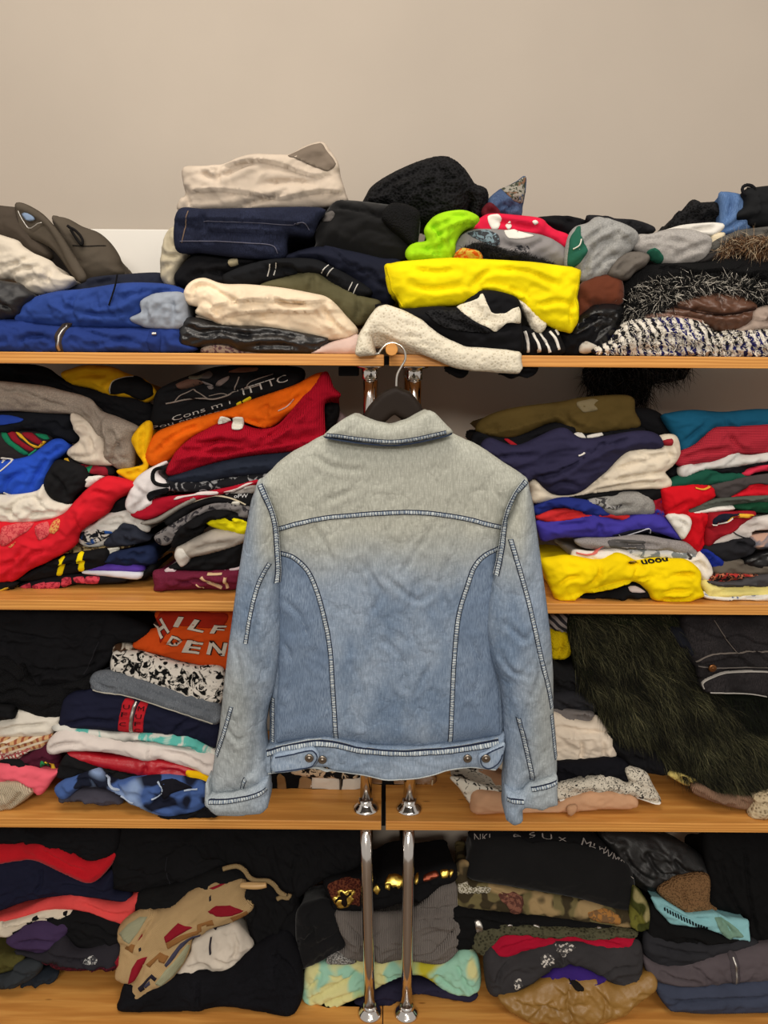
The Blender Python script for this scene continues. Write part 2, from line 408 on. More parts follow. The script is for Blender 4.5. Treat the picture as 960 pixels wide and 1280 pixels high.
def band(s, name, crop, line, wpx, m, off=0.0016, label=None, uvmat=False):
    """a ribbon of given pixel width along a line on a soft thing"""
    q = np.array(pts(crop, line) if isinstance(line, str) else line); q = smooth_loop(q, 2.5, closed=False)
    t = np.gradient(q, axis=0); t /= np.linalg.norm(t, axis=1)[:,None]+1e-9; nn = np.stack([-t[:,1], t[:,0]], 1)
    cs = (-0.5, -0.38, 0, 0.38, 0.5); hh = (-0.003, off, off*1.25, off, -0.003); V = []; k = len(cs)
    for c, h in zip(cs, hh):
        e = q+nn*wpx*c
        W = np.array([(v.x, v.z) for v in (at_y(a, b, s.y, s.lean, s.zr) for a, b in e)])
        V.append(np.stack([W[:,0], s.S(W)-h, W[:,1]], 1))
    n = len(q); V = np.concatenate(V)-s.origin
    Fc = [(c*n+i, c*n+i+1, (c+1)*n+i+1, (c+1)*n+i) for c in range(k-1) for i in range(n-1)]
    o = mesh_obj(name, V, Fc, m, s.o)
    if label: o['label'] = label
    if uvmat:
        al = np.concatenate([[0], np.cumsum(np.linalg.norm(np.diff(V[2*n:3*n], axis=0), axis=1))])
        uv = o.data.uv_layers.new(name='UVMap'); vi = np.zeros(len(o.data.loops), int); o.data.loops.foreach_get('vertex_index', vi)
        u = al[vi % n]; v = np.array(cs)[vi//n]+0.5
        uv.data.foreach_set('uv', np.stack([u, v], 1).ravel())
    return o
def writing(s, name, text, crop, a, b, hpx, m, off=0.0022, skew=0.0, label=None, up=(None), bold=0.0, flip=False):
    """lettering laid on the front: baseline from a to b (crop pixels), letter height hpx (photo pixels)"""
    cu = bpy.data.curves.new('t', 'FONT'); cu.body = text; cu.size = 1.0; cu.resolution_u = 2; cu.offset = bold
    to = bpy.data.objects.new('t', cu); COL.objects.link(to); bpy.context.view_layer.update()
    me = bpy.data.meshes.new_from_object(to.evaluated_get(bpy.context.evaluated_depsgraph_get()))
    bm = bmesh.new(); bm.from_mesh(me); bmesh.ops.triangulate(bm, faces=bm.faces[:])
    bmesh.ops.subdivide_edges(bm, edges=[e for e in bm.edges if e.calc_length() > 0.25], cuts=2)
    bmesh.ops.triangulate(bm, faces=bm.faces[:])
    V = np.array([tuple(v.co)[:2] for v in bm.verts]); Fc = [[v.index for v in f.verts] for f in bm.faces]; bm.free()
    bpy.data.objects.remove(to); bpy.data.curves.remove(cu)
    x0, x1 = V[:,0].min(), V[:,0].max(); V[:,0] = (V[:,0]-x0)/(x1-x0); V[:,1] /= 0.7
    A = np.array(pts(crop, '%g,%g' % a)[0]); B = np.array(pts(crop, '%g,%g' % b)[0]); d = B-A; Ld = np.linalg.norm(d); nrm = np.array((d[1], -d[0]))/Ld
    if flip: nrm = -nrm
    Q = A+V[:,:1]*d+V[:,1:]*(nrm*hpx+skew*d/Ld*hpx)
    W = np.array([(v.x, v.z) for v in (at_y(p, q, s.y, s.lean, s.zr) for p, q in Q)])
    yy = s.S(W)-off; VV = np.stack([W[:,0], yy, W[:,1]], 1)-s.origin
    o = mesh_obj(name, VV, Fc, m, s.o, smooth=False)
    if label: o['label'] = label
    return o
def strands(s, name, n, ln, wd, tones, dirn=(0, -0.2, -0.6), spread=0.7, seedv=1, T=None, curl=0.5, label=None, off=0.0, region=None, wave=0.0, tonevar=0.0):
    """hair, fringe or loose yarn growing out of the front of a soft thing: one mesh of thin ribbons"""
    rs = np.random.RandomState(seedv); V, T = s.V, s.T
    a = V[T[:,0]]; b = V[T[:,1]]; c = V[T[:,2]]; ar = np.abs((b[:,0]-a[:,0])*(c[:,1]-a[:,1])-(b[:,1]-a[:,1])*(c[:,0]-a[:,0]))
    if region is not None:
        rg = np.array([(v.x, v.z) for v in (at_y(p, q, s.y, s.lean, s.zr) for p, q in pts(*region))]); ar = ar*inside((a+b+c)/3, rg)
    i = rs.choice(len(T), n, p=ar/ar.sum()); r1 = np.sqrt(rs.rand(n)); r2 = rs.rand(n)
    P = a[i]*(1-r1)[:,None]+b[i]*(r1*(1-r2))[:,None]+c[i]*(r1*r2)[:,None]
    R0 = np.stack([P[:,0], s.S(P)+0.001-off, P[:,1]], 1)
    fx = noise(P[:,0]/0.05, P[:,1]/0.05, seedv)*1.4; fz = noise(P[:,0]/0.05, P[:,1]/0.05, seedv+3)*1.0
    D = np.array(dirn)[None]+rs.normal(0, spread*0.5, (n, 3)); D[:,0] += fx*spread; D[:,2] += fz*spread
    D[:,1] = -np.abs(D[:,1]); D /= np.linalg.norm(D, axis=1)[:,None]
    l = ln*rs.uniform(0.5, 1.15, n)[:,None]
    M1 = R0+D*l*0.5; D2 = D+np.array((0, 0.15, -curl))[None]; D2 += rs.normal(0, wave, (n, 3)); D2 /= np.linalg.norm(D2, axis=1)[:,None]; E = M1+D2*l*0.5
    sd = np.cross(D, rs.normal(0, 1, (n, 3))*0.5+np.array((0, -1, 0))); sd /= np.linalg.norm(sd, axis=1)[:,None]+1e-9; sd *= wd*0.5
    for zs in SHELF_Z[1:]:
        for Q_ in (M1, E):
            on = (R0[:,2] > zs) & (Q_[:,2] < zs+0.001) & (Q_[:,1] > -0.003) & (Q_[:,1] < 0.386); Q_[on,2] = zs+0.001
    VV = np.stack([R0-sd, R0+sd, M1-sd*0.8, M1+sd*0.8, E], 1).reshape(-1, 3)-s.origin
    k = np.arange(n)*5
    Q = np.stack([k, k+1, k+3, k+2], 1).tolist()+np.stack([k+2, k+3, k+4], 1).tolist()
    o = mesh_obj(name, VV, Q, attr_mat('fibre'), s.o, smooth=False)
    tn = np.array([lin(t) for t in tones]); tc = tn[rs.randint(0, len(tn), n)]*rs.uniform(0.7, 1.25, (n, 1))*(1+tonevar*np.clip(noise(P[:,0]/0.05, P[:,1]/0.05, seedv+11)*2.2, -0.9, 1.2))[:,None]
    ca = o.data.color_attributes.new('tone', 'FLOAT_COLOR', 'POINT')
    cc = np.ones((n*5, 4)); cc[:,:3] = np.repeat(np.clip(tc, 0, 1), 5, 0); ca.data.foreach_set('color', cc.ravel().astype(np.float32))
    o['kind'] = 'stuff'
    if label: o['label'] = label
    return o

# ================================================================== the setting
WALL = mat('paint', (182, 172, 160), rough=0.6)
wall = tag(box('wall_back', (-3, 0.42, 0), (3, 0.52, 3.0), WALL), 'plain beige painted wall behind the shelves', kind='structure')
tag(box('floor', (-3, -4, -0.05), (3, 0.52, 0.0), mat('paint', (120, 104, 90), rough=0.5)), 'floor under the shelving', kind='structure')
WOOD = mat('wood', (210, 142, 68), (232, 170, 90), rough=0.38)
BD = 0.385; TH = 0.0205
seam_l = [at_y(v, 450, 0).x for v in (480, 480, 480.5, 484)]; seam_r = [at_y(v, 450, 0).x for v in (486.5, 486.5, 487, 485.5)]
tl = [('uppermost wooden shelf board under the beige trousers and blue coat', 'uppermost wooden shelf board under the yellow t-shirt and shaggy knits'),
      ('second wooden shelf board from the top, carrying the red scarf pile', 'second wooden shelf board from the top, under the yellow sweatshirt'),
      ('third wooden shelf board from the top, carrying the navy track jacket pile', 'third wooden shelf board from the top, under the green fur'),
      ('lowest wooden shelf board under the tapestry bag', 'lowest wooden shelf board under the bronze crinkled garment')]
for t in range(4):
    z = SHELF_Z[t+1]
    for k, (a, b) in enumerate(((-1.15, seam_l[t]), (seam_r[t], 1.15))):
        o = box('shelf_board', (a, 0, z-TH), (b, BD, z), WOOD, bev=0.0012)
        tag(o, tl[t][k], 'shelf', 'wooden shelf boards')
GAPM = mat('paint', (14, 13, 13))
for t in range(4):
    z = SHELF_Z[t+1]
    tag(box('gap_dark_strip', (seam_l[t]+0.0006, 0.012, z-TH+0.002), (seam_r[t]-0.0006, BD-0.01, z-0.003), GAPM), ('added black strip darkening the joint of the uppermost boards', 'added black strip darkening the joint of the second boards', 'added black strip darkening the joint of the third boards', 'added black strip darkening the joint of the lowest boards')[t], 'strip', 'added dark strips between boards')  # added strip; its black stands in for the dark open gap
CHROME = mat('metal', (225, 220, 215), rough=0.12)
def post(px_top, px_bot, tier, Y, label, dx=0.0):
    """a chrome post between the shelf above (tier) and the one below (tier+1)"""
    zt = SHELF_Z[tier]-TH; zb = SHELF_Z[tier+1]
    yt, yb = [(470, 745), (780, 1012), (1050, 1268)][tier-1]
    xt = at_y(px_top, yt, Y).x+dx; xb = at_y(px_bot, yb, Y).x+dx; h = zt-zb; tl_ = ((xt-xb)/h, 0.0)
    e = bpy.data.objects.new('chrome_post', None); COL.objects.link(e); e.location = (xb, Y, zb)
    tag(e, label, 'post', 'chrome posts of the shelving')
    r = 0.0125
    lathe('tube', [(r, 0.0), (r, h*0.3), (r, h*0.7), (r, h)], (0, 0, 0), CHROME, e, tilt=tl_)
    lathe('base_flange', [(0.0275, 0.0), (0.0275, 0.002), (0.024, 0.006), (0.018, 0.012), (0.0148, 0.016), (0.0148, 0.022), (0.013, 0.023)], (0, 0, 0), CHROME, e)
    lathe('top_collar', [(0.0135, h-0.026), (0.0152, h-0.024), (0.0152, h-0.012), (0.0155, h-0.006), (0.027, h-0.003), (0.027, h)], (0, 0, 0), CHROME, e, tilt=tl_)
for t, (l, r) in enumerate((((462.5, 461.5), (518, 517)), ((460.5, 457.3), (514.5, 511.6)), ((457, 462.3), (510.5, 508.0)))):
    nm = ('under the uppermost shelf', 'under the second shelf', 'standing on the lowest shelf')[t]
    post(l[0], l[1], t+1, 0.045, 'front chrome tube post %s, on the tapestry bag side' % nm)
    post(r[0], r[1], t+1, 0.045, 'front chrome tube post %s, on the yellow t-shirt side' % nm)
    for k, (q, sgn) in enumerate(((l, -1), (r, 1))):
        zt = SHELF_Z[t+1]; x = at_y(q[1], 600, 0.045).x
        pxl = q[0]
        # rear posts share the front ones' x
        e_x = at_y(pxl, [470, 780, 1050][t], 0.045).x
        zt = SHELF_Z[t+1]-TH; zb = SHELF_Z[t+2]; h = zt-zb
        e = bpy.data.objects.new('chrome_post', None); COL.objects.link(e); e.location = (e_x, 0.34, zb)
        tag(e, 'rear chrome tube post %s, %s' % (nm, ('on the tapestry bag side', 'on the yellow t-shirt side')[k]), 'post', 'chrome posts of the shelving')
        lathe('tube', [(0.0125, 0.0), (0.0125, h)], (0, 0, 0), CHROME, e)
        lathe('base_flange', [(0.0275, 0.0), (0.0275, 0.002), (0.018, 0.012), (0.0148, 0.022), (0.013, 0.023)], (0, 0, 0), CHROME, e)
        lathe('top_collar', [(0.0135, h-0.026), (0.0152, h-0.024), (0.0152, h-0.012), (0.027, h-0.003), (0.027, h)], (0, 0, 0), CHROME, e)
# wooden peg the hanger hooks on, with a bracket block under the board
pg = at_y(489.5, 437, -0.15)
pw = mat('wood', (206, 140, 62), (224, 160, 80), rough=0.4)
me_prof = [(0.0088, 0.0), (0.0098, 0.001), (0.0098, 0.20), (0.0085, 0.2015)]
peg = lathe('wooden_peg', me_prof, (0, 0, 0), pw); peg.rotation_euler = (-math.pi/2, 0, 0); peg.location = (pg.x, -0.165, pg.z)
tag(peg, 'round wooden peg jutting out between the top boards, holding the hanger hook', 'peg')
def px_box(name, label, cat, x0, y0, x1, y1, Y, dep, m):
    a = at_y(x0, y1, Y); b = at_y(x1, y0, Y)
    return tag(box(name, (a.x, Y, a.z), (b.x, Y+dep, b.z), m, bev=0.002), label, cat)

# ================================================================== the denim jacket on its hanger
def jacket_mat():
    m = bpy.data.materials.new('washed_denim'); m.use_nodes = True; nt = m.node_tree; N = nt.nodes; L = nt.links; b = N['Principled BSDF']
    tc = N.new('ShaderNodeTexCoord'); sx = N.new('ShaderNodeSeparateXYZ'); L.new(tc.outputs['Object'], sx.inputs[0])
    def math_(op, a, bb=None):
        n = N.new('ShaderNodeMath'); n.operation = op
        for i, v in enumerate((a, bb)):
            if v is None: continue
            if isinstance(v, (int, float)): n.inputs[i].default_value = v
            else: L.new(v, n.inputs[i])
        return n.outputs[0]
    def rng(f, lo, hi, a=0.0, c=1.0, smooth=True):
        n = N.new('ShaderNodeMapRange'); n.interpolation_type = 'SMOOTHSTEP' if smooth else 'LINEAR'
        for i, v in enumerate((lo, hi, a, c)): n.inputs[i+1].default_value = v
        L.new(f, n.inputs[0]); return n.outputs[0]
    def noise_(sc, scale=(1,1,1), det=4.0):
        mp = N.new('ShaderNodeMapping'); mp.inputs['Scale'].default_value = scale; L.new(tc.outputs['Object'], mp.inputs['Vector'])
        n = N.new('ShaderNodeTexNoise'); n.inputs['Scale'].default_value = sc; n.inputs['Detail'].default_value = det; L.new(mp.outputs[0], n.inputs['Vector']); return n.outputs['Fac']
    def mix(f, a, c):
        n = N.new('ShaderNodeMix'); n.data_type = 'RGBA'; L.new(f, n.inputs['Factor'])
        for s, v in ((n.inputs[6], a), (n.inputs[7], c)):
            if isinstance(v, tuple): s.default_value = (*lin(v), 1)
            else: L.new(v, s)
        return n.outputs[2]
    big = noise_(7.0, det=3.0); z = math_('ADD', sx.outputs['Z'], math_('MULTIPLY', math_('SUBTRACT', big, 0.5), 0.10))
    blue = mix(rng(noise_(11.0, (1.4, 1, 0.8)), 0.3, 0.7), (120, 139, 164), (156, 171, 190))
    ax = math_('ABSOLUTE', math_('SUBTRACT', sx.outputs['X'], 0.0))
    fade_y = math_('MULTIPLY', rng(z, 0.345, 0.50), rng(ax, 0.25, 0.20, 0.2, 1.0))                      # the sun-faded yoke
    out = math_('MULTIPLY', rng(ax, 0.20, 0.27), rng(z, 0.36, 0.16))   # rubbed outer forearms
    col = mix(math_('MINIMUM', math_('ADD', math_('MULTIPLY', fade_y, 0.95), math_('MULTIPLY', out, 0.6)), 1.0), blue, (188, 189, 177))
    low = rng(z, 0.10, 0.0); col = mix(math_('MULTIPLY', low, 0.35), col, (188, 202, 216))
    thr = noise_(1.0, (560, 300, 80), 3.0); col2 = mix(rng(thr, 0.38, 0.66), col, col)
    hs = N.new('ShaderNodeHueSaturation'); hs.inputs['Value'].default_value = 0.66; hs.inputs['Saturation'].default_value = 1.15; L.new(col, hs.inputs['Color'])
    wf = noise_(1.0, (120, 100, 480), 3.0)
    f = math_('MULTIPLY', rng(thr, 0.62, 0.40), 0.75)
    f2 = math_('MAXIMUM', f, math_('MULTIPLY', rng(wf, 0.6, 0.42), 0.45))
    fin = mix(f2, col, hs.outputs[0])
    L.new(fin, b.inputs['Base Color']); b.inputs['Roughness'].default_value = 0.9; b.inputs['Specular IOR Level'].default_value = 0.15
    bp = N.new('ShaderNodeBump'); bp.inputs['Strength'].default_value = 0.5; bp.inputs['Distance'].default_value = 0.004
    cr = noise_(38.0, (1, 1, 0.8), 5.0)
    rd = math_('MULTIPLY', math_('MINIMUM', math_('ABSOLUTE', math_('SUBTRACT', noise_(15.0, (1.2, 1, 0.9), 4.0), 0.5)), 0.06), 8.0)
    hsum = math_('ADD', math_('ADD', math_('MULTIPLY', cr, 0.8), rd), math_('MULTIPLY', thr, 0.12)); L.new(hsum, bp.inputs['Height']); L.new(bp.outputs[0], b.inputs['Normal'])
    return m
def seam_mat():
    m = bpy.data.materials.new('denim_seam'); m.use_nodes = True; nt = m.node_tree; N = nt.nodes; L = nt.links; b = N['Principled BSDF']
    uv = N.new('ShaderNodeUVMap'); sp = N.new('ShaderNodeSeparateXYZ'); L.new(uv.outputs[0], sp.inputs[0])
    mp = N.new('ShaderNodeMapping'); mp.inputs['Scale'].default_value = (1, 0.004, 1); L.new(uv.outputs[0], mp.inputs['Vector'])
    wv = N.new('ShaderNodeTexWave'); wv.inputs['Scale'].default_value = 70.0; wv.inputs['Distortion'].default_value = 6.0; wv.inputs['Detail'].default_value = 3.0
    wv.inputs['Detail Scale'].default_value = 3.0; L.new(mp.outputs[0], wv.inputs['Vector'])
    def rng(f, lo, hi):
        n = N.new('ShaderNodeMapRange'); n.inputs[1].default_value = lo; n.inputs[2].default_value = hi; L.new(f, n.inputs[0]); return n.outputs[0]
    def mix(f, a, c):
        n = N.new('ShaderNodeMix'); n.data_type = 'RGBA'; L.new(f, n.inputs['Factor'])
        for s, v in ((n.inputs[6], a), (n.inputs[7], c)):
            if isinstance(v, tuple): s.default_value = (*lin(v), 1)
            else: L.new(v, s)
        return n.outputs[2]
    pk = mix(rng(wv.outputs['Fac'], 0.25, 0.75), (116, 130, 148), (196, 204, 206))
    sub = N.new('ShaderNodeMath'); sub.operation = 'SUBTRACT'; L.new(sp.outputs['Y'], sub.inputs[0]); sub.inputs[1].default_value = 0.5
    ab = N.new('ShaderNodeMath'); ab.operation = 'ABSOLUTE'; L.new(sub.outputs[0], ab.inputs[0])
    edge = mix(rng(ab.outputs[0], 0.25, 0.29), pk, (30, 38, 58))
    edge = mix(rng(ab.outputs[0], 0.42, 0.47), edge, (196, 204, 206))
    L.new(edge, b.inputs['Base Color']); b.inputs['Roughness'].default_value = 0.9; b.inputs['Specular IOR Level'].default_value = 0.15
    bp = N.new('ShaderNodeBump'); bp.inputs['Strength'].default_value = 0.6; bp.inputs['Distance'].default_value = 0.002
    L.new(wv.outputs['Fac'], bp.inputs['Height']); L.new(bp.outputs[0], b.inputs['Normal'])
    return m
C_INK = mat('denim', (44, 54, 78), (60, 72, 98)); DEN = jacket_mat(); SEAM = seam_mat()
jo = bpy.data.objects.new('denim_jacket', None); COL.objects.link(jo)
J = Soft(); J.o = jo; J.origin = np.array(tuple(at_y(489, 970, -0.13))); jo.location = J.origin
tag(jo, 'washed light blue denim jacket hanging with its back turned, faded at the yoke', 'jacket')
body = soft('back_body', None, None, 'P', '335,250 250,292 160,370 183,430 203,490 204,560 200,640 200,760 194,880 188,1035 260,1024 330,1018 450,1037 560,1040 660,1030 775,1012 786,985 778,860 770,760 768,640 775,560 788,490 815,420 845,365 740,290 650,245 580,262 500,268 420,262',
            -0.17, DEN, d=0.10, R=0.026, wr=0.0017, wl=0.06, st=2.0, ang=75, parent=J, infl=0.3, taper=0.02, g=0.0046, squeeze=0.02, fh=0.0045, tens=0.3,
            folds=[('g', '300,470 330,520 345,560'), ('g', '480,600 560,660 600,640'), ('g', '560,620 540,700 560,780'), ('g', '420,560 470,640 440,700'), ('g', '600,480 560,540 520,600'),
                   ('g', '330,415 380,395 405,385'), ('g', '740,350 755,390 780,410'), ('g', '400,820 430,900 420,980'), ('g', '590,830 560,900 580,960'), ('g', '470,760 520,800 530,880'),
                   ('g', '640,560 620,620 640,680'), ('g', '225,760 250,820 240,900'), ('g', '700,760 720,830 705,900'), ('g', '230,660 270,700 290,760'), ('g', '300,300 360,330 430,335')])
def panel_mat(name, c1, c2):
    return mat('denim', c1, c2)
SIDE = mat('denim', (112, 131, 157), (144, 161, 183))
patch(body, 'side_panel', 'P', '212,560 250,556 284,588 308,640 326,710 340,790 348,890 353,1016 300,1018 215,1026 206,960 214,880 213,760 214,640', SIDE, off=0.0008, label='darker blue side panel')
patch(body, 'side_panel', 'P', '762,545 738,552 710,580 690,636 670,706 660,800 655,900 650,1024 720,1018 768,1008 770,900 756,800 752,700 758,620', SIDE, off=0.0008, label='darker blue side panel')
sl = soft('sleeve', None, None, 'P', '162,368 142,415 122,520 103,640 87,760 72,880 60,1000 48,1070 38,1140 45,1162 110,1158 184,1134 184,1080 175,1010 182,955 202,880 212,800 214,720 212,640 208,570 204,500 186,430',
          -0.195, DEN, d=0.085, R=0.032, wr=0.0024, wl=0.05, st=2.0, parent=J, infl=0.4, taper=0.0, squeeze=0.0, fh=0.006, tens=0.35,
          folds=[('g', '190,575 170,680 160,760 175,850'), ('g', '152,1010 156,1060 150,1100'), ('g', '105,780 120,860 105,930'), ('l', '120,1140 132,1110 160,1090'), ('g', '80,980 110,1010 140,1000'), ('g', '150,880 165,940 160,1000')])
sr = soft('sleeve', None, None, 'P', '843,362 860,420 874,520 890,640 905,760 912,860 913,960 920,1040 921,1100 914,1120 855,1132 830,1158 787,1160 790,1060 786,960 776,880 756,830 744,760 746,690 760,620 775,560 788,490 815,420',
          -0.195, DEN, d=0.085, R=0.032, wr=0.0024, wl=0.05, st=2.0, parent=J, infl=0.4, taper=0.0, squeeze=0.0, fh=0.006, tens=0.35,
          folds=[('l', '848,1132 852,1090 835,1010 812,950 800,900'), ('g', '775,800 800,840 840,850'), ('g', '860,760 870,840 850,900'), ('g', '880,1090 860,1110 850,1120'), ('g', '790,720 830,760 850,740')])
cl = soft('cuff', None, None, 'P', '38,1140 30,1128 27,1180 44,1198 58,1208 110,1210 168,1204 186,1190 186,1122 110,1150 45,1160', -0.203, DEN, d=0.07, R=0.014, wr=0.0015, parent=J, infl=0.2, taper=0, squeeze=0, tens=0.25)
cr_ = soft('cuff', None, None, 'P', '786,1148 830,1148 852,1126 915,1108 919,1182 895,1188 880,1196 845,1190 830,1192 829,1218 810,1229 788,1218', -0.203, DEN, d=0.07, R=0.014, wr=0.002, parent=J, infl=0.2, taper=0, squeeze=0, tens=0.25, folds=[('l', '848,1130 832,1160 830,1195')])
wb = soft('waistband', None, None, 'P', '180,1042 260,1022 330,1012 440,1030 560,1037 660,1028 775,1010 783,1000 780,1060 762,1092 700,1084 640,1092 580,1110 490,1117 430,1104 350,1092 340,1084 300,1084 190,1100 178,1086',
          -0.176, DEN, d=0.10, R=0.009, wr=0.002, wl=0.06, parent=J, infl=0.2, taper=0, squeeze=0.02, tens=0.35)
co = soft('collar', None, None, 'P', '326,254 348,230 393,201 406,199 440,213 492,225 540,214 590,190 608,193 640,226 654,241 640,250 560,268 500,276 430,269 360,257',
          -0.188, DEN, d=0.06, R=0.010, wr=0.0015, parent=J, infl=0.1, taper=0, squeeze=0.1, tens=0.35)
fc = soft('front_panel', None, None, 'P', '400,310 262,325 205,395 225,520 222,760 215,1030 330,1070 500,1085 660,1070 755,1030 750,700 755,500 795,390 720,320 600,305 500,420', -0.082, DEN, d=0.02, R=0.006, wr=0.002, g=0.012, parent=J, taper=0, squeeze=0)
for s_, ln, wd in ((body, '205,489 260,470 330,456 430,446 520,441 590,443 680,456 740,471 787,484', 7.5), (body, '212,546 250,552 285,582 310,632 330,702 345,782 352,882 357,962 360,1020', 7.5),
                   (body, '780,532 735,547 706,577 686,632 666,702 656,802 651,902 646,1020', 7.5), (sl, '164,376 180,412 196,452 204,490 208,540 211,590 208,625', 8),
                   (sr, '842,368 814,402 795,442 785,490 780,532 772,575 765,606', 8), (body, '200,910 199,1022', 6),
                   (sl, '192,572 166,620 147,690 134,768', 7), (sl, '97,930 76,1000 54,1062', 6.5), (sr, '799,512 815,570 838,650 855,722 875,812 894,882 906,940', 7.5),
                   (sr, '904,955 911,1030 917,1070', 6), (sr, '816,955 830,1008 845,1075 853,1116', 7), (sl, '122,1140 128,1118 134,1106', 6),
                   (cl, '40,1168 100,1164 150,1152 185,1138', 6), (cr_, '788,1160 828,1160', 6), (cr_, '850,1138 880,1130 915,1120', 6), (wb, '186,1046 250,1030 330,1020 430,1038 540,1045 660,1036 768,1018', 7.5),
                   (wb, '202,1050 203,1094', 7)):
    band(s_, 'seam', 'P', ln, wd, SEAM, off=0.0016, uvmat=True)
HEM = mat('denim', (52, 62, 84), (70, 84, 108))
band(co, 'collar_stitching', 'P', '336,249 362,251 430,260 500,265 560,258 636,241', 6.5, SEAM, uvmat=True)
band(co, 'collar_edge', 'P', '330,254 360,260 430,270 500,275 560,268 640,250 650,243', 2.2, HEM)
band(wb, 'hem_edge', 'P', '190,1096 300,1084 345,1090 430,1101 490,1112 580,1105 640,1088 700,1081 760,1086', 1.8, mat('denim', (190, 196, 196), (214, 218, 216)))
WORN = mat('denim', (150, 170, 196), (196, 208, 216))
tb = soft('waist_tab', None, None, 'P', '204,1050 255,1040 288,1033 306,1033 318,1052 311,1072 292,1084 205,1094', -0.188, WORN, d=0.012, R=0.004, wr=0.0012, parent=J, taper=0, squeeze=0, infl=0)
tb2 = soft('waist_tab', None, None, 'P', '782,1020 750,1034 733,1044 717,1052 722,1078 744,1087 768,1072 780,1045', -0.188, WORN, d=0.012, R=0.004, wr=0.0012, parent=J, taper=0, squeeze=0, infl=0)
for t_, ln in ((tb, '208,1054 255,1045 288,1038 303,1038 313,1052 306,1068 290,1079 208,1090'), (tb2, '779,1026 750,1039 735,1048 722,1055 726,1075 744,1082 766,1069 777,1047')):
    band(t_, 'tab_stitching', 'P', ln, 1.3, C_INK)
BTN = mat('metal', (150, 140, 128), rough=0.3)
for bx_, by_, yy in ((293, 1055, -0.1955), (326, 1059, -0.184), (689, 1056, -0.184), (735, 1056, -0.1955)):
    c = at_y(*pts('P', '%g,%g' % (bx_, by_))[0], yy)
    o = lathe('button', [(0.0078, 0), (0.0078, 0.0015), (0.0062, 0.0032), (0.0048, 0.0026), (0.0035, 0.0026), (0.002, 0.004), (0.0005, 0.0042)], (0, 0, 0), BTN, jo, n=20)
    o.rotation_euler = (math.pi/2, 0, 0); o.location = Vector(c)-Vector(J.origin); o['label'] = 'round metal shank button'
# hanger
hn = bpy.data.objects.new('clothes_hanger', None); COL.objects.link(hn)
H = Soft(); H.o = hn; H.origin = np.array(tuple(at_y(495, 520, -0.125))); hn.location = H.origin
tag(hn, 'dark brown wooden hanger with steel hook, inside the denim jacket', 'hanger')
DW = mat('paint', (36, 28, 23), rough=0.45)
soft('hanger_arms', None, None, 'P', '508,126 545,140 572,172 588,205 640,255 720,300 810,365 800,385 700,330 600,275 545,225 508,198 470,225 410,275 310,330 215,385 205,365 300,300 370,255 424,205 440,178 472,144', -0.134, DW, d=0.016, R=0.005, wr=0, parent=H, taper=0, squeeze=0, infl=0, tens=0.3)
hk = [at_y(*p, -0.127) for p in pts('P', '511,128 511,112 514,94 524,76 533,58 532,40 523,26 508,18 494,18 482,24 472,36 466,44 458,45')]
tube('hook', [tuple(p) for p in hk], 0.0019, mat('metal', (220, 216, 208), rough=0.2), hn, n=10)

# ================================================================== clothes: shorthand
def C(r, g_, b, **k): return mat('cotton', (r, g_, b), **k)
BLK = C(17, 17, 20); BLK2 = mat('fleece', (21, 21, 22)); BLK3 = mat('knit', (19, 19, 20)); BLK4 = mat('satin', (17, 17, 19), rough=0.4)
NAVY = C(30, 34, 56); WHT = C(228, 224, 216); CRM = C(226, 212, 190); SIL = mat('metal', (190, 186, 180), rough=0.35)
TAG = C(225, 222, 210); CHAR = C(52, 53, 57); GREY = mat('heather', (158, 152, 146))

# ------------------------------------------------------------------ top shelf, blue coat pile
px_box('backing_board', 'plain white panel leaning on the wall behind the taupe bag', 'panel', -60, 287, 234, 441, 0.395, 0.012, mat('paint', (236, 233, 226)))
TAU = C(84, 76, 66); TAU2 = C(70, 62, 54)
bag = soft('taupe_bag', 'dark taupe zipped bag lying open beside the white panel', 'bag', 'V', '340,245 385,226 460,245 560,300 680,345 770,420 840,520 862,600 862,680 600,750 480,600', 0.20, TAU, d=0.16, R=0.04, wr=0.002, wl=0.08)
soft('bag_front', None, None, 'V', '0,158 60,160 110,185 160,260 240,380 320,480 330,540 200,520 90,440 0,370', 0.15, TAU2, d=0.12, R=0.025, wr=0.002, parent=bag)
soft('bag_inside_shade', 'dark sheet for the shade inside the bag', None, 'V', '130,185 260,215 390,330 470,450 540,580 600,740 430,720 380,600 300,480 200,340', 0.19, C(34, 30, 28), d=0.08, R=0.004, wr=0.004, parent=bag)  # shade of the open bag's cavity put into a dark sheet
soft('zip_flap', 'taupe flap edge with zip teeth', None, 'V', '105,150 130,138 200,160 300,220 380,300 450,390 520,500 590,610 635,700 600,728 560,690 500,590 430,450 360,340 280,270 180,215 115,185', 0.145, TAU, d=0.02, R=0.007, wr=0.0005, parent=bag)
band(bag, 'bag_seam', 'V', '540,458 640,465 770,452', 1.6, C(40, 36, 32))
tube('carry_loop', [tuple(at_y(a, b, 0.193)) for a, b in pts('V', '505,312 530,330 560,345 600,385 620,425 615,455 595,440 560,390 530,340')], 0.0028, C(24, 22, 22), bag.o)
band(bag, 'zip_pull_cord', 'V', '520,560 530,600', 1.5, SIL)
s = soft('blue_cloth', 'scrap of pale blue cloth with thin white cord in the taupe bag', 'cloth', 'V', '165,225 205,225 255,262 200,268', 0.142, C(130, 150, 178), d=0.004, R=0.0012, wr=0)
tube('cord', [tuple(at_y(a, b, 0.14)) for a, b in pts('V', '135,200 150,235 175,280 215,332 250,320 285,295 315,290')], 0.0011, SIL, s.o, n=6)
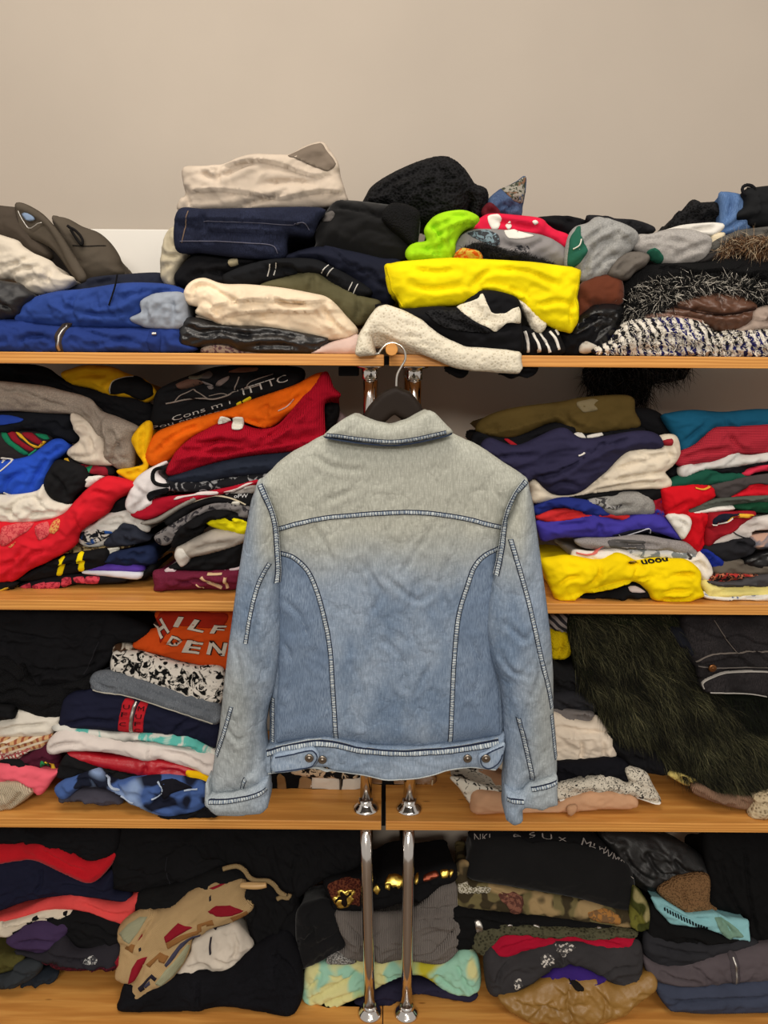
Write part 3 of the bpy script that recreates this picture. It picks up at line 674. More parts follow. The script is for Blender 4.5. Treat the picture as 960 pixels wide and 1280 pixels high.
soft('cream_trousers', 'cream cotton trousers crumpled over the taupe bag', 'trousers', 'V', '0,355 60,405 140,465 230,520 280,540 360,580 395,630 440,670 520,700 500,740 430,790 250,822 190,800 110,735 40,705 0,700', 0.09, mat('cotton', (206, 196, 180)), d=0.2, R=0.02, wr=0.006, wl=0.03,
     folds=[('g', '0,640 110,600 230,560'), ('g', '60,690 160,640 300,620'), ('g', '360,600 360,680 370,760'), ('g', '220,550 290,560 330,590'), ('g', '150,740 260,700 330,730')])
soft('black_puffer', 'black padded sleeve end beside the blue coat', 'jacket', 'A', '0,575 40,580 80,600 108,630 70,670 40,705 0,722', 0.03, mat('satin', (30, 30, 33), rough=0.5), d=0.2, R=0.02, wr=0.004)
soft('navy_garment', 'flat dark navy garment behind the blue coat', 'garment', 'A', '230,605 310,580 330,562 440,550 590,543 608,575 640,600 600,650 300,660', 0.13, C(32, 35, 48), d=0.2, R=0.014, folds=[('g', '330,590 400,572 430,565')])
s = soft('blue_coat', 'royal blue padded coat folded twice, with metal zip and pale cuff', 'coat', 'A', '0,728 40,720 150,737 330,748 520,750 680,746 678,790 668,842 0,842', 0.03, C(36, 56, 120), d=0.26, R=0.02, wr=0.005, wl=0.03, st=1.5, folds=[('g', '60,800 140,780 200,800'), ('g', '300,760 420,790 520,790'), ('g', '330,820 440,800 540,815')])
patch(s, 'zip', 'A', '225,734 262,731 243,760 232,800 234,838 212,838 209,790 214,755', C(60, 52, 50)); band(s, 'zip_teeth', 'A', '246,734 230,760 221,800 222,836', 3.5, SIL, off=0.003)
patch(s, 'snap_placket', 'A', '555,762 598,764 597,836 560,836', C(32, 50, 110)); band(s, 'snap', 'A', '569,771 584,771', 5, SIL, off=0.003)
soft('folded_body', None, None, 'A', '40,720 80,650 180,615 300,602 450,580 560,580 640,590 688,612 688,640 600,630 540,655 525,692 490,716 525,745 330,748 150,738', 0.035, C(42, 66, 134), d=0.25, R=0.022, wr=0.006, wl=0.03, st=1.6, parent=s, folds=[('g', '280,612 268,670 285,735'), ('g', '440,660 500,625 580,605'), ('g', '300,690 400,700 480,690'), ('g', '560,640 600,610 660,610')])
soft('pale_cuff', 'pale blue-grey ribbed cuff', None, 'A', '480,714 525,690 520,652 560,626 620,616 682,622 692,680 684,746 560,746 520,737', 0.028, C(150, 158, 170), d=0.1, R=0.014, wr=0.004, wl=0.02, parent=s, folds=[('g', '560,640 545,690 560,735'), ('g', '640,625 650,690 640,740')])
tube('drawcord', [tuple(at_y(a, b, 0.027)) for a, b in pts('A', '440,548 432,590 420,630 408,665')], 0.0016, BLK, s.o, n=6)

# ------------------------------------------------------------------ top shelf, beige trousers pile
soft('khaki_roll', 'rolled khaki trousers wedged beside the dark jeans', 'trousers', 'A', '598,460 612,400 636,370 660,368 668,400 664,452 705,462 660,525 642,590 600,568 594,505', 0.10, C(186, 176, 152), d=0.18, R=0.02, wr=0.004, folds=[('g', '655,385 630,400 640,440 660,440'), ('g', '600,470 640,480 690,470'), ('g', '605,530 650,500')])
s = soft('beige_trousers', 'light beige cotton trousers crumpled on top of the dark jeans', 'trousers', 'B', '82,148 160,142 240,135 290,112 350,98 440,98 490,95 540,65 605,48 640,90 665,130 674,180 692,240 692,272 560,292 160,302 64,302 68,265 92,240', 0.09, mat('cotton', (196, 182, 166)), d=0.24, R=0.016, wr=0.004, wl=0.045, fh=0.011,
     folds=[('l', '640,165 590,185 520,165 440,135 340,125 230,150'), ('g', '220,190 300,150 360,125'), ('l', '695,245 600,240 450,265 330,245 220,235 100,240'), ('g', '220,150 222,215'), ('g', '150,170 190,185 215,210'), ('g', '400,210 500,200 570,215'), ('g', '300,290 380,270 470,250'), ('g', '95,240 105,280 100,300')])
patch(s, 'waist_opening', 'B', '480,105 530,80 600,55 632,95 660,135 630,165 580,150 510,118', C(120, 108, 96), label='inside of the waistband, shade put into its colour')  # shade inside the waist put into the patch colour
DJ = mat('denim', (28, 32, 50), (46, 52, 76)); STI = C(120, 100, 84)
s = soft('dark_jeans', 'dark indigo jeans folded under the beige trousers', 'jeans', 'B', '62,308 165,304 330,300 600,297 592,340 575,385 560,402 500,398 475,402 470,425 452,485 300,480 150,462 54,450', 0.06, DJ, d=0.26, R=0.016, wr=0.003, folds=[('l', '590,372 480,360 330,350 165,345'), ('l', '480,398 330,388 200,384 165,378'), ('g', '165,305 165,372')])
band(s, 'hem_stitching', 'B', '165,352 330,356 480,366 540,360 560,384', 1.2, C(96, 96, 112)); band(s, 'hem_stitching', 'B', '75,425 200,425 330,432 420,440 440,470', 1.4, C(96, 96, 112))
band(s, 'side_stitching', 'B', '108,312 92,385 82,430', 1.3, STI)
s = soft('black_sweater', 'thick black sweater folded beside the dark jeans', 'sweater', 'B', '470,470 575,440 578,390 600,340 650,270 700,262 850,280 965,300 965,430 930,475 880,492 780,475 640,450 560,470', 0.075, BLK2, d=0.25, R=0.03, wr=0.005, wl=0.05, folds=[('g', '650,290 740,310 830,330'), ('l', '960,420 900,380 840,340')])
soft('sweater_cuff', None, None, 'B', '835,335 872,280 965,305 968,380 955,435 900,392', 0.055, BLK3, d=0.06, R=0.012, wr=0.002, parent=s)
patch(s, 'woven_tag', 'B', '600,322 640,308 655,320 640,345 608,345', C(96, 92, 90))
soft('navy_sweatshirt', 'dark navy sweatshirt folded under the black sweater', 'sweatshirt', 'B', '440,492 580,442 700,457 830,485 895,490 925,540 870,660 800,640 700,560 600,500', 0.07, C(26, 29, 44), d=0.25, R=0.025, wr=0.004)
s = soft('track_trousers', 'black track trousers with paired white stripes', 'trousers', 'B', '230,560 250,540 350,505 480,490 580,494 640,520 720,560 795,612 740,632 650,590 560,540 440,566 330,584 250,588', 0.062, C(22, 23, 26), d=0.24, R=0.016, wr=0.004)
for ln in ('415,512 402,556', '438,508 426,552', '632,512 606,546', '650,524 626,556', '722,578 706,610', '742,584 724,622'): band(s, 'white_stripe', 'B', ln, 1.5, C(205, 203, 198), off=0.002)
s = soft('black_jacket', 'soft black jacket with small beige tag under the dark jeans', 'jacket', 'B', '70,590 45,560 62,525 110,478 150,468 300,482 465,487 430,500 330,515 250,545 285,590 180,600', 0.08, BLK, d=0.24, R=0.02, wr=0.005)
patch(s, 'beige_tag', 'B', '256,496 286,486 292,510 264,520', C(160, 150, 122), off=0.004)
soft('olive_sweatshirt', 'olive sweatshirt folded above the cream trousers', 'sweatshirt', 'B', '370,590 480,552 570,532 640,572 740,625 824,650 805,690 752,735 700,720 600,660 480,620', 0.055, C(86, 82, 58), d=0.25, R=0.018, wr=0.003, folds=[('g', '570,540 570,590 560,615'), ('g', '740,630 745,680 735,720')])
s = soft('cream_jeans', 'cream cotton trousers in thick folds on black leather', 'trousers', 'B', '84,615 110,577 160,563 230,585 330,588 450,600 560,620 630,640 690,700 738,768 640,792 520,768 420,760 340,744 250,742 190,718 130,692 140,668 98,655', 0.035, mat('cotton', (232, 212, 184)), d=0.25, R=0.018, wr=0.004, wl=0.025, fh=0.012,
     folds=[('l', '625,652 540,655 430,650 330,648 210,672 205,700 240,715'), ('g', '120,640 130,600 170,590 230,620 290,650'), ('l', '610,690 500,690 360,690 260,705 240,728'), ('g', '300,620 280,650 230,640'), ('g', '355,740 350,715 420,710'), ('g', '620,660 625,700 690,770'), ('g', '420,640 480,660 560,655')])
s = soft('leather_trousers', 'black leather trousers folded on the board under cream trousers', 'trousers', 'B', '66,790 80,722 130,712 250,740 400,747 520,768 625,790 605,815 565,842 320,836 230,812 80,820', 0.03, mat('leather', (26, 26, 28), rough=0.32), d=0.26, R=0.014, wr=0.005, wl=0.03, folds=[('g', '90,745 160,765 230,760 330,780'), ('g', '300,780 420,770 520,790'), ('g', '320,820 420,815 540,820')])
soft('burgundy_skirt', 'dusky burgundy garment peeping out under black leather', 'skirt', 'B', '165,846 180,812 235,808 330,832 420,838 430,848', 0.04, mat('print', (92, 66, 72), (150, 134, 120), scale=60), d=0.2, R=0.008, wr=0.002)
soft('pink_blouse', 'pale pink top bulging at the board edge beside white lace', 'top', 'B', '565,842 640,806 700,790 742,778 752,848 600,849', 0.03, C(208, 182, 172), d=0.2, R=0.014, wr=0.002)

# ------------------------------------------------------------------ top shelf, yellow shirt pile
s = soft('crochet_cardigan', 'black crochet cardigan heaped highest by the wall', 'cardigan', 'C', '68,250 85,200 110,165 180,120 280,75 370,53 420,68 470,115 500,160 540,176 552,212 530,270 515,300 488,285 482,235 455,300 400,330 250,300 140,262', 0.15, mat('boucle', (12, 12, 13), (30, 30, 32), scale=180, duty=0.45), d=0.2, R=0.05, wr=0.009, wl=0.03, folds=[('g', '210,240 280,190 330,180'), ('g', '430,100 450,180 470,220'), ('g', '120,220 200,160 300,120')])
s = soft('denim_scrap', 'scrap of blue denim and leaf print standing by the wall', 'garment', 'C', '540,245 580,205 612,190 650,170 681,150 680,200 672,250 662,298 600,295 560,280', 0.2, mat('denim', (66, 84, 120), (104, 126, 160)), d=0.1, R=0.012, wr=0.005)
patch(s, 'leaf_print', 'C', '590,200 612,188 650,170 680,152 678,200 670,250 630,245', mat('print', (62, 66, 54), (150, 146, 136), scale=120, c3=(120, 90, 70)))
soft('maroon_garment', 'small maroon fold between crochet cardigan and denim scrap', 'garment', 'C', '520,280 545,250 575,270 590,300 540,310', 0.16, C(92, 26, 36), d=0.1, R=0.012)
s = soft('red_tee', 'crimson t-shirt with white motifs behind the grey t-shirt', 't-shirt', 'C', '478,345 520,302 560,288 640,293 740,305 770,330 800,350 850,372 846,430 790,400 740,370 640,370 540,360', 0.10, C(214, 32, 66), d=0.2, R=0.016, wr=0.005, folds=[('g', '560,320 640,330 720,345')])
patch(s, 'white_motif', 'C', '540,300 575,290 592,310 580,345 560,352 545,330', WHT); patch(s, 'white_motif', 'C', '606,335 622,318 630,335 618,352', WHT); patch(s, 'white_motif', 'C', '704,322 718,315 728,326 716,334', WHT)
soft('black_shirt', 'black shirt lying flat behind the crimson t-shirt', 'shirt', 'D', '40,205 70,192 150,190 230,205 268,228 262,262 180,275 120,260', 0.16, BLK, d=0.18, R=0.014)
soft('neon_tee', 'neon green t-shirt knotted up beside the black sweater', 't-shirt', 'C', '234,432 260,402 312,392 304,352 330,310 370,286 450,277 506,300 500,322 450,348 422,392 408,455 340,470 250,462', 0.05, C(160, 214, 26), d=0.2, R=0.02, wr=0.007, wl=0.025, folds=[('l', '500,315 430,330 390,360 400,420'), ('g', '310,360 370,330 430,310'), ('g', '260,420 330,425 390,400'), ('g', '330,340 360,400 350,450'), ('l', '240,440 300,440 380,455'), ('g', '360,300 420,300 480,300'), ('l', '320,330 345,370 410,400')])
s = soft('grey_tee', 'grey t-shirt with black scroll print above the yellow t-shirt', 't-shirt', 'C', '398,440 430,382 470,350 540,345 620,350 720,362 790,385 842,425 850,480 790,482 700,470 560,475 440,460', 0.07, C(134, 130, 130), d=0.22, R=0.02, wr=0.003, folds=[('g', '590,400 680,420 760,385')])
patch(s, 'white_panel', 'C', '604,352 640,345 690,362 715,372 670,384 618,384', WHT); patch(s, 'scroll_print', 'C', '462,362 530,348 575,365 585,400 560,415 520,395', mat('print', (60, 62, 66), (120, 140, 150), scale=90)); patch(s, 'scroll_print', 'C', '640,415 690,410 695,440 650,448', mat('print', (50, 50, 54), (134, 130, 130), scale=110))
s = soft('fluffy_scarf', 'black fluffy scarf squeezed above the yellow t-shirt', 'scarf', 'C', '440,435 470,408 520,402 600,428 700,452 785,478 700,490 560,480 480,468', 0.045, BLK2, d=0.2, R=0.018, wr=0.004)
strands(s, 'fluff', 2200, 0.013, 0.0007, [(26, 26, 28), (50, 48, 48), (12, 12, 12)], dirn=(0, -0.8, 0.1), spread=1.2, seedv=5)
soft('orange_scarf', 'bit of orange and gold silk under the fluffy scarf', 'scarf', 'C', '415,450 440,425 475,428 510,440 512,468 430,468', 0.042, mat('print', (206, 90, 20), (206, 170, 70), scale=70), d=0.1, R=0.01)
s = soft('yellow_tee', 'bright yellow t-shirt draped over the lace dress', 't-shirt', 'C', '154,486 200,471 300,462 400,455 520,460 700,470 830,486 893,500 888,560 880,600 886,680 860,733 820,727 740,690 690,640 640,605 580,590 522,575 512,600 480,622 420,632 300,640 220,646 200,600 172,585', 0.005, C(238, 218, 8), d=0.25, R=0.018, wr=0.0035, wl=0.05, tens=0.35, folds=[('l', '500,568 560,560 640,585 700,620'), ('g', '480,565 520,520 560,500'), ('g', '250,560 330,575 440,560'), ('g', '590,500 690,510 800,560'), ('g', '720,640 800,620 860,640'), ('g', '260,500 340,510 420,500'), ('g', '860,720 850,660 872,600')])
band(s, 'hem_edge', 'C', '158,490 172,540 178,575 196,600 218,640', 2.0, C(214, 196, 10)); band(s, 'hem_edge', 'C', '888,505 880,560 872,600 878,650 880,690', 2.0, C(214, 196, 10))
LACE = mat('lace', (176, 164, 138), (226, 218, 198), scale=190, duty=0.22); BLACE = mat('boucle', (10, 10, 11), (34, 34, 36), scale=220, duty=0.4)
s = soft('lace_dress', 'black dress with cream lace bands hanging over the board edge', 'dress', 'C', '120,640 150,630 220,648 350,640 430,640 520,580 640,600 668,645 668,705 666,812 560,805 450,795 350,745 230,690', -0.012, BLK, d=0.26, R=0.016, wr=0.004, folds=[('g', '300,660 420,700 520,740'), ('g', '560,730 620,720 660,715')])
soft('lace_band', 'cream eyelet lace band', None, 'C', '44,815 56,750 90,690 120,648 155,634 215,652 290,690 350,740 450,790 560,800 660,812 668,850 660,887 520,880 440,870 330,830 230,785 150,748 102,742 106,800 112,818 70,822', -0.03, LACE, d=0.05, R=0.012, wr=0.003, parent=s, tens=0.35)
patch(s, 'lace_inset', 'C', '425,640 500,610 520,590 550,660 600,666 655,640 664,700 610,702 570,734 530,715 480,690', LACE, off=0.004)
patch(s, 'black_lace', 'C', '305,660 420,650 480,690 540,726 545,738 480,735 380,720', BLACE, off=0.004)
s = soft('striped_tee', 'black and white striped t-shirt under the yellow t-shirt', 't-shirt', 'C', '664,716 740,735 790,715 815,755 822,815 666,817', 0.02, C(22, 22, 24), d=0.24, R=0.014)
for ln in ('676,732 688,770 692,812', '706,738 722,775 732,812', '734,738 756,775 770,812', '770,732 792,765 804,802', '795,725 806,745'): band(s, 'white_stripe', 'C', ln, 4.2, WHT)
soft('lace_collar', 'crumpled cream lace collar hanging under the yellow t-shirt', 'collar', 'C', '640,600 690,640 740,690 760,705 745,732 715,730 690,680 668,640', 0.01, LACE, d=0.1, R=0.01)
s = soft('black_trousers', 'black trousers with pale ankle label beside the striped t-shirt', 'trousers', 'C', '800,725 860,735 890,690 930,660 962,640 965,785 945,816 822,817 815,760', 0.035, BLK, d=0.24, R=0.02, wr=0.004)
patch(s, 'pale_label', 'C', '884,790 905,770 945,785 950,800 915,816 886,812', C(190, 184, 172), off=0.005)

# ------------------------------------------------------------------ top shelf, shaggy knits pile
soft('brown_suede', 'rust brown suede bag folded beside the yellow t-shirt', 'bag', 'D', '198,590 210,520 222,462 300,425 380,440 392,520 370,548 270,550 240,580 206,600', 0.045, mat('suede', (98, 50, 32)), d=0.22, R=0.018, wr=0.003, folds=[('g', '215,510 240,540 270,540')])
soft('black_satin', 'black satin blouse bunched under the brown suede', 'blouse', 'D', '150,680 205,602 270,548 370,542 402,575 375,640 335,725 320,746 200,746 135,744', 0.04, BLK4, d=0.24, R=0.03, wr=0.008, wl=0.03)
HG = mat('heather', (162, 162, 160)); DG = C(38, 94, 76)
s = soft('heather_tee', 'heather grey t-shirt with green shoulder, crumpled', 't-shirt', 'D', '160,385 170,280 200,232 250,215 290,190 350,205 420,232 450,262 440,310 400,345 350,405 330,430 228,452 210,405', 0.05, HG, d=0.22, R=0.022, wr=0.006, wl=0.03, folds=[('l', '430,300 390,280 350,230'), ('g', '230,440 240,360 290,300 350,280'), ('g', '260,430 310,370 380,340'), ('g', '210,320 260,270 300,240')])
patch(s, 'green_shoulder', 'D', '164,385 172,285 200,235 215,228 212,270 235,330 215,370 190,395', DG, off=0.002); band(s, 'white_line', 'D', '180,325 205,310 212,285', 2, WHT, off=0.004)
s = soft('pale_heather_tee', 'pale grey heather t-shirt slumped on the black knit', 't-shirt', 'D', '430,310 452,265 500,262 560,245 620,238 700,250 748,282 730,345 692,372 560,384 490,352', 0.055, mat('heather', (176, 172, 168)), d=0.22, R=0.02, wr=0.004, folds=[('g', '600,350 660,320 730,300'), ('g', '450,290 520,280 560,270'), ('g', '520,300 580,290 640,300')])
patch(s, 'green_print', 'D', '480,335 505,320 540,350 540,380 500,365', DG, off=0.003)
soft('taupe_tee', 'taupe t-shirt knot under the pale heather t-shirt', 't-shirt', 'D', '332,425 360,372 420,335 492,345 482,382 440,410 400,444', 0.042, C(104, 98, 92), d=0.2, R=0.018, wr=0.006, wl=0.02, folds=[('g', '370,410 410,375 470,355'), ('g', '350,420 400,360 440,342')])
soft('black_vest', 'flat black top behind the heather t-shirts', 'top', 'D', '240,195 275,188 320,195 360,205 440,215 505,240 480,262 300,260', 0.13, C(34, 34, 37), d=0.2, R=0.012)
s = soft('black_knit', 'chunky black knitted sweater above the shaggy pullover', 'sweater', 'D', '385,515 382,480 450,402 540,377 700,370 850,345 962,360 962,480 880,470 720,450 560,455 450,515', 0.055, BLK3, d=0.25, R=0.03, wr=0.005, wl=0.02, st=5)
s = soft('shaggy_pullover', 'shaggy black and white fringed pullover above the striped knit', 'pullover', 'D', '385,600 420,520 490,460 600,440 760,435 880,455 962,470 962,550 900,545 800,510 650,520 560,580 480,600 420,615', 0.035, C(22, 22, 22), d=0.25, R=0.025, wr=0.005)
strands(s, 'fringe', 5600, 0.03, 0.0010, [(16, 16, 16), (18, 18, 18), (22, 22, 22), (12, 12, 12), (214, 208, 196)], dirn=(-0.3, -0.3, -0.3), spread=1.6, seedv=9, wave=0.5)
s = soft('brown_satin', 'brown satin blouse folded above the striped knit', 'blouse', 'D', '540,590 600,540 720,500 830,495 925,540 925,590 870,642 780,648 700,612 620,600', 0.022, mat('satin', (96, 64, 48), rough=0.38), d=0.22, R=0.02, wr=0.006, wl=0.02, folds=[('g', '570,540 640,560 720,580 800,590 900,570'), ('g', '640,530 680,570'), ('g', '760,520 790,590')])
band(s, 'dark_ribbon', 'D', '572,545 640,562 720,580 790,586 860,575 915,560', 4, C(52, 34, 28), off=0.003)
soft('beige_blouse', 'dusty beige blouse beside the brown satin', 'blouse', 'D', '850,655 890,620 930,560 962,540 962,650', 0.024, C(168, 150, 138), d=0.2, R=0.016, wr=0.005)
soft('tan_edge', 'thin tan-rose knit edge between shaggy pullover and striped knit', 'garment', 'D', '470,600 500,585 560,585 700,605 690,625 560,615', 0.03, C(150, 118, 104), d=0.2, R=0.008)
SK = mat('stripes_loose', (36, 36, 96), (226, 220, 208), scale=22, ang=0.35, duty=0.42, c3=(26, 26, 30))
s = soft('striped_knit', 'cream, black and navy striped loopy knit at the board edge', 'sweater', 'D', '318,746 345,690 370,650 420,612 560,597 680,606 735,640 770,665 820,652 962,645 962,747', 0.012, SK, d=0.26, R=0.022, wr=0.005, wl=0.03)
strands(s, 'loops', 2600, 0.012, 0.0016, [(226, 220, 208), (226, 220, 208), (206, 200, 186), (40, 40, 90), (30, 30, 34)], dirn=(0.2, -0.6, -0.2), spread=1.5, seedv=11, wave=0.6)
soft('black_lace_top', 'black lace top perched by the wall beside the denim scrap collar', 'top', 'W', '0,490 50,400 90,345 120,345 200,250 250,232 300,262 400,258 515,268 525,460 400,500 200,500 60,505', 0.18, BLACE, d=0.12, R=0.02, wr=0.006)
soft('light_jeans', 'light blue denim leg with pale frayed hem standing upright', 'jeans', 'W', '500,165 540,155 620,162 740,195 770,300 800,420 870,470 720,545 560,580 430,580 500,470 510,300', 0.15, mat('denim', (84, 116, 166), (122, 152, 196)), d=0.12, R=0.012, wr=0.003, folds=[('g', '600,200 590,330 560,450'), ('g', '690,400 620,480 500,540')])
s = soft('black_bra', 'black strappy top looped at the wall above grey knit', 'top', 'W', '740,160 800,110 850,95 962,100 962,500 860,480 800,430 740,420 680,390 700,350 760,300 770,220', 0.13, C(30, 31, 33), d=0.14, R=0.025, wr=0.004, folds=[('l', '860,160 880,280 870,380 760,410')])
tube('strap_loop', [tuple(at_y(a, b, 0.14)) for a, b in pts('W', '800,180 740,185 705,150 710,110 750,90 800,100 830,130')], 0.0032, C(26, 26, 28), s.o, n=8)
soft('white_blouse', 'white cotton top lying flat beside the denim leg', 'top', 'D', '560,250 580,240 640,226 770,218 790,235 748,268 700,262 640,256', 0.10, WHT, d=0.2, R=0.012, folds=[('g', '640,245 720,240 770,225')])
soft('cream_label', 'cream cloth tab under the denim leg', 'garment', 'W', '412,590 450,570 545,572 480,670 415,680', 0.10, C(222, 208, 178), d=0.08, R=0.008, wr=0.001)
soft('grey_knit', 'grey knitted sweater draped under the black strappy top', 'sweater', 'D', '722,330 760,290 820,262 880,245 962,228 962,290 860,300 790,335', 0.075, mat('knit', (92, 90, 86)), d=0.22, R=0.018, wr=0.004)
s = soft('fur_collar', 'tan brown fur collar between grey knit and black knit', 'collar', 'D', '770,345 800,310 860,292 962,280 962,360 850,352', 0.06, C(86, 62, 46), d=0.2, R=0.02, wr=0.004)
strands(s, 'fur', 2600, 0.032, 0.0008, [(150, 112, 76), (90, 62, 44), (60, 42, 32), (206, 186, 156)], dirn=(-0.7, -0.4, -0.1), spread=0.7, seedv=15)
soft('dark_scarf', 'charcoal scarf edge between pale heather t-shirt and fur collar', 'scarf', 'D', '690,375 740,335 780,335 800,352 760,372', 0.062, C(46, 44, 44), d=0.2, R=0.012)
s = soft('feather_trim', 'shaggy black feather trim hanging down behind the top board', 'trim', 'D', '250,790 640,790 600,815 520,835 495,880 480,925 440,930 400,915 330,905 262,890', 0.387, C(18, 18, 18), d=0.02, R=0.006, wr=0.002, lean=0.0)
strands(s, 'feathers', 1500, 0.06, 0.0013, [(16, 16, 16), (20, 20, 20), (44, 44, 44), (104, 100, 96)], dirn=(-0.1, -0.35, -0.8), spread=1.1, seedv=21, wave=0.5)
px_box('black_bracket', 'small black block under the top board beside the chrome post', 'bracket', 423, 458.5, 448, 470, 0.06, 0.05, mat('paint', (20, 20, 21)))
soft('black_sleeve_end', 'black sleeve end drooping below the lace dress under the board', 'sleeve', 'C', '380,866 440,872 466,880 455,900 430,905 395,885', 0.02, BLK, d=0.06, R=0.008)
soft('black_strap_end', 'black ruffled hem drooping under the board behind the lace dress', 'hem', 'C', '585,884 660,868 724,864 718,890 690,905 660,898 630,908 600,895', 0.02, BLK, d=0.06, R=0.008)

# ------------------------------------------------------------------ second shelf, red scarf pile
soft('black_blanket', 'black sweatshirt spread over the red scarf pile, under the top board', 'sweatshirt', 'E', '0,75 100,62 220,82 290,130 400,175 560,205 700,240 735,335 670,378 560,330 400,260 300,220 150,190 0,180', 0.14, BLK, d=0.22, R=0.02, wr=0.005, taper=0.5)
s = soft('yellow_jersey', 'mustard yellow jersey with black trim folded on the black sweatshirt', 'jersey', 'E', '280,108 330,85 400,68 520,75 600,108 690,140 745,205 700,245 640,225 525,212 430,178 330,155', 0.13, C(206, 158, 20), d=0.2, R=0.02, wr=0.004, taper=0.5, folds=[('g', '330,130 420,110 520,110'), ('g', '500,190 520,150 560,120')])
patch(s, 'black_trim', 'E', '530,205 548,142 640,115 715,155 738,205 690,235 645,225 600,200', C(16, 16, 18), off=0.003); band(s, 'white_piping', 'E', '532,202 548,145 600,122 640,118', 1.2, C(190, 184, 170), off=0.005)
s = soft('grey_cardigan', 'grey heather cardigan sleeve trailing over the red scarf pile', 'cardigan', 'E', '0,148 150,163 300,195 420,230 480,290 560,320 668,372 645,420 635,560 600,575 560,568 500,505 490,430 400,330 330,300 200,295 60,285 0,275', 0.085, mat('heather', (152, 140, 128)), d=0.2, R=0.016, wr=0.005, taper=0.4, folds=[('g', '0,190 120,200 220,240 330,270'), ('g', '490,300 495,400 510,480'), ('l', '630,400 580,430 545,500 560,560'), ('g', '520,360 560,420 570,480'), ('g', '420,240 470,330 500,420')])
soft('pale_lining', 'paler oatmeal inside of the cardigan', None, 'E', '335,300 400,332 490,432 500,505 545,548 420,548 335,515 318,485 380,425 345,370', 0.08, C(206, 194, 178), d=0.08, R=0.014, wr=0.004, parent=s, folds=[('g', '400,400 440,430 450,490'), ('g', '340,360 400,350 440,400'), ('g', '330,500 400,510 460,500')])
s = soft('dark_tee', 'black t-shirt with royal blue edge under the grey cardigan', 't-shirt', 'E', '0,300 60,288 330,295 345,370 375,420 330,445 200,405 120,395 0,395', 0.11, C(20, 22, 28), d=0.2, R=0.014, wr=0.003)
patch(s, 'blue_edge', 'E', '2,308 50,305 130,320 120,335 60,346 2,350', C(36, 66, 160), off=0.003)
s = soft('striped_shirt', 'charcoal shirt with red, green and yellow stripes above the royal blue top', 'shirt', 'X', '0,470 60,455 150,475 330,490 470,535 480,570 380,650 270,740 180,800 100,790 0,730', 0.10, C(44, 40, 40), d=0.18, R=0.014, wr=0.002)
for nm, pl, cc in (('green_stripe', '5,480 45,470 110,560 275,690 240,712 100,610 30,540', (26, 120, 84)), ('red_stripe', '65,470 130,480 210,570 330,650 300,675 150,580 80,500', (140, 26, 40)), ('yellow_stripe', '145,485 200,500 300,590 380,630 350,645 240,560', (222, 170, 40)), ('red_stripe', '210,495 300,490 420,580 385,610 300,560', (140, 26, 40)), ('yellow_stripe', '380,620 430,570 452,580 385,645 365,640', (222, 170, 40)), ('green_stripe', '340,500 430,510 480,550 440,555', (26, 120, 84)), ('green_stripe', '270,715 345,655 360,660 280,730', (40, 150, 110)), ('red_stripe', '160,795 230,735 270,735 200,800', (120, 20, 46))):
    patch(s, nm, 'X', pl, C(*cc), off=0.0025)
s = soft('royal_blue_top', 'royal blue sports top with white logo edge beside black shorts', 'top', 'X', '0,850 60,770 110,770 270,730 380,650 500,570 600,570 650,640 560,740 510,780 470,900 400,1020 330,1080 160,1145 30,1100 0,1090', 0.075, C(38, 78, 190), d=0.2, R=0.016, wr=0.004, folds=[('g', '30,1090 60,980 130,920 220,890'), ('g', '280,1060 350,930 470,720'), ('g', '520,700 580,640 640,640')])
for ln in ('0,745 40,752 100,770 50,830 5,870', '0,770 18,768 8,790'): band(s, 'white_logo', 'X', ln, 2.0, WHT, off=0.003)
band(s, 'white_edging', 'X', '20,1095 40,1105 140,1140 165,1146', 2.4, WHT, off=0.003)
s = soft('black_shorts', 'folded black sports shorts on the white knit', 'shorts', 'E', '203,645 240,560 270,530 330,540 400,568 415,640 352,702 332,742 250,722', 0.065, C(24, 24, 26), d=0.2, R=0.012, wr=0.004, folds=[('g', '240,590 300,640 320,700')])
s = soft('rasta_scarf', 'black scarf end with red, green and yellow bands under the grey cardigan', 'scarf', 'E', '320,530 345,515 420,548 520,550 548,590 512,608 430,595 380,570', 0.095, C(28, 26, 28), d=0.12, R=0.01)
patch(s, 'red_band', 'E', '390,546 510,555 530,600 480,600', C(140, 30, 44)); patch(s, 'green_band', 'E', '420,560 450,550 445,580 428,580', C(30, 130, 92), off=0.003); patch(s, 'yellow_band', 'E', '312,520 325,515 360,545 345,550', C(214, 170, 50), off=0.003)
soft('white_knit', 'white knitted sweater bunched above the red scarf', 'sweater', 'E', '0,715 60,700 170,680 198,650 240,720 335,745 295,800 180,832 80,838 0,828', 0.06, mat('fleece', (222, 214, 200)), d=0.22, R=0.016, wr=0.005, wl=0.03, folds=[('g', '30,800 80,730 160,710 220,730'), ('g', '170,700 190,740 250,770'), ('g', '0,760 50,780 90,820'), ('g', '120,820 180,780 280,780')])
soft('white_tee_corner', 'corner of a white ribbed t-shirt between black shorts and red scarf', 't-shirt', 'E', '405,615 450,605 495,605 470,640 410,655', 0.075, WHT, d=0.1, R=0.01)
s = soft('red_scarf', 'bright red sweatshirt sleeve with pink embroidery sweeping down over the pile', 'sweatshirt', 'E', '0,1110 0,852 80,838 170,832 290,797 350,732 400,682 470,627 530,612 645,652 545,722 495,792 400,852 362,892 340,952 220,1022 130,1062 60,1112 10,1122', 0.045, C(210, 30, 44), d=0.22, R=0.018, wr=0.004, wl=0.05, folds=[('g', '350,790 370,850 360,890'), ('g', '100,1040 160,980 230,960'), ('g', '10,1040 70,1010 110,960'), ('g', '430,690 480,680 540,700'), ('g', '20,1110 50,1060 60,1030')])
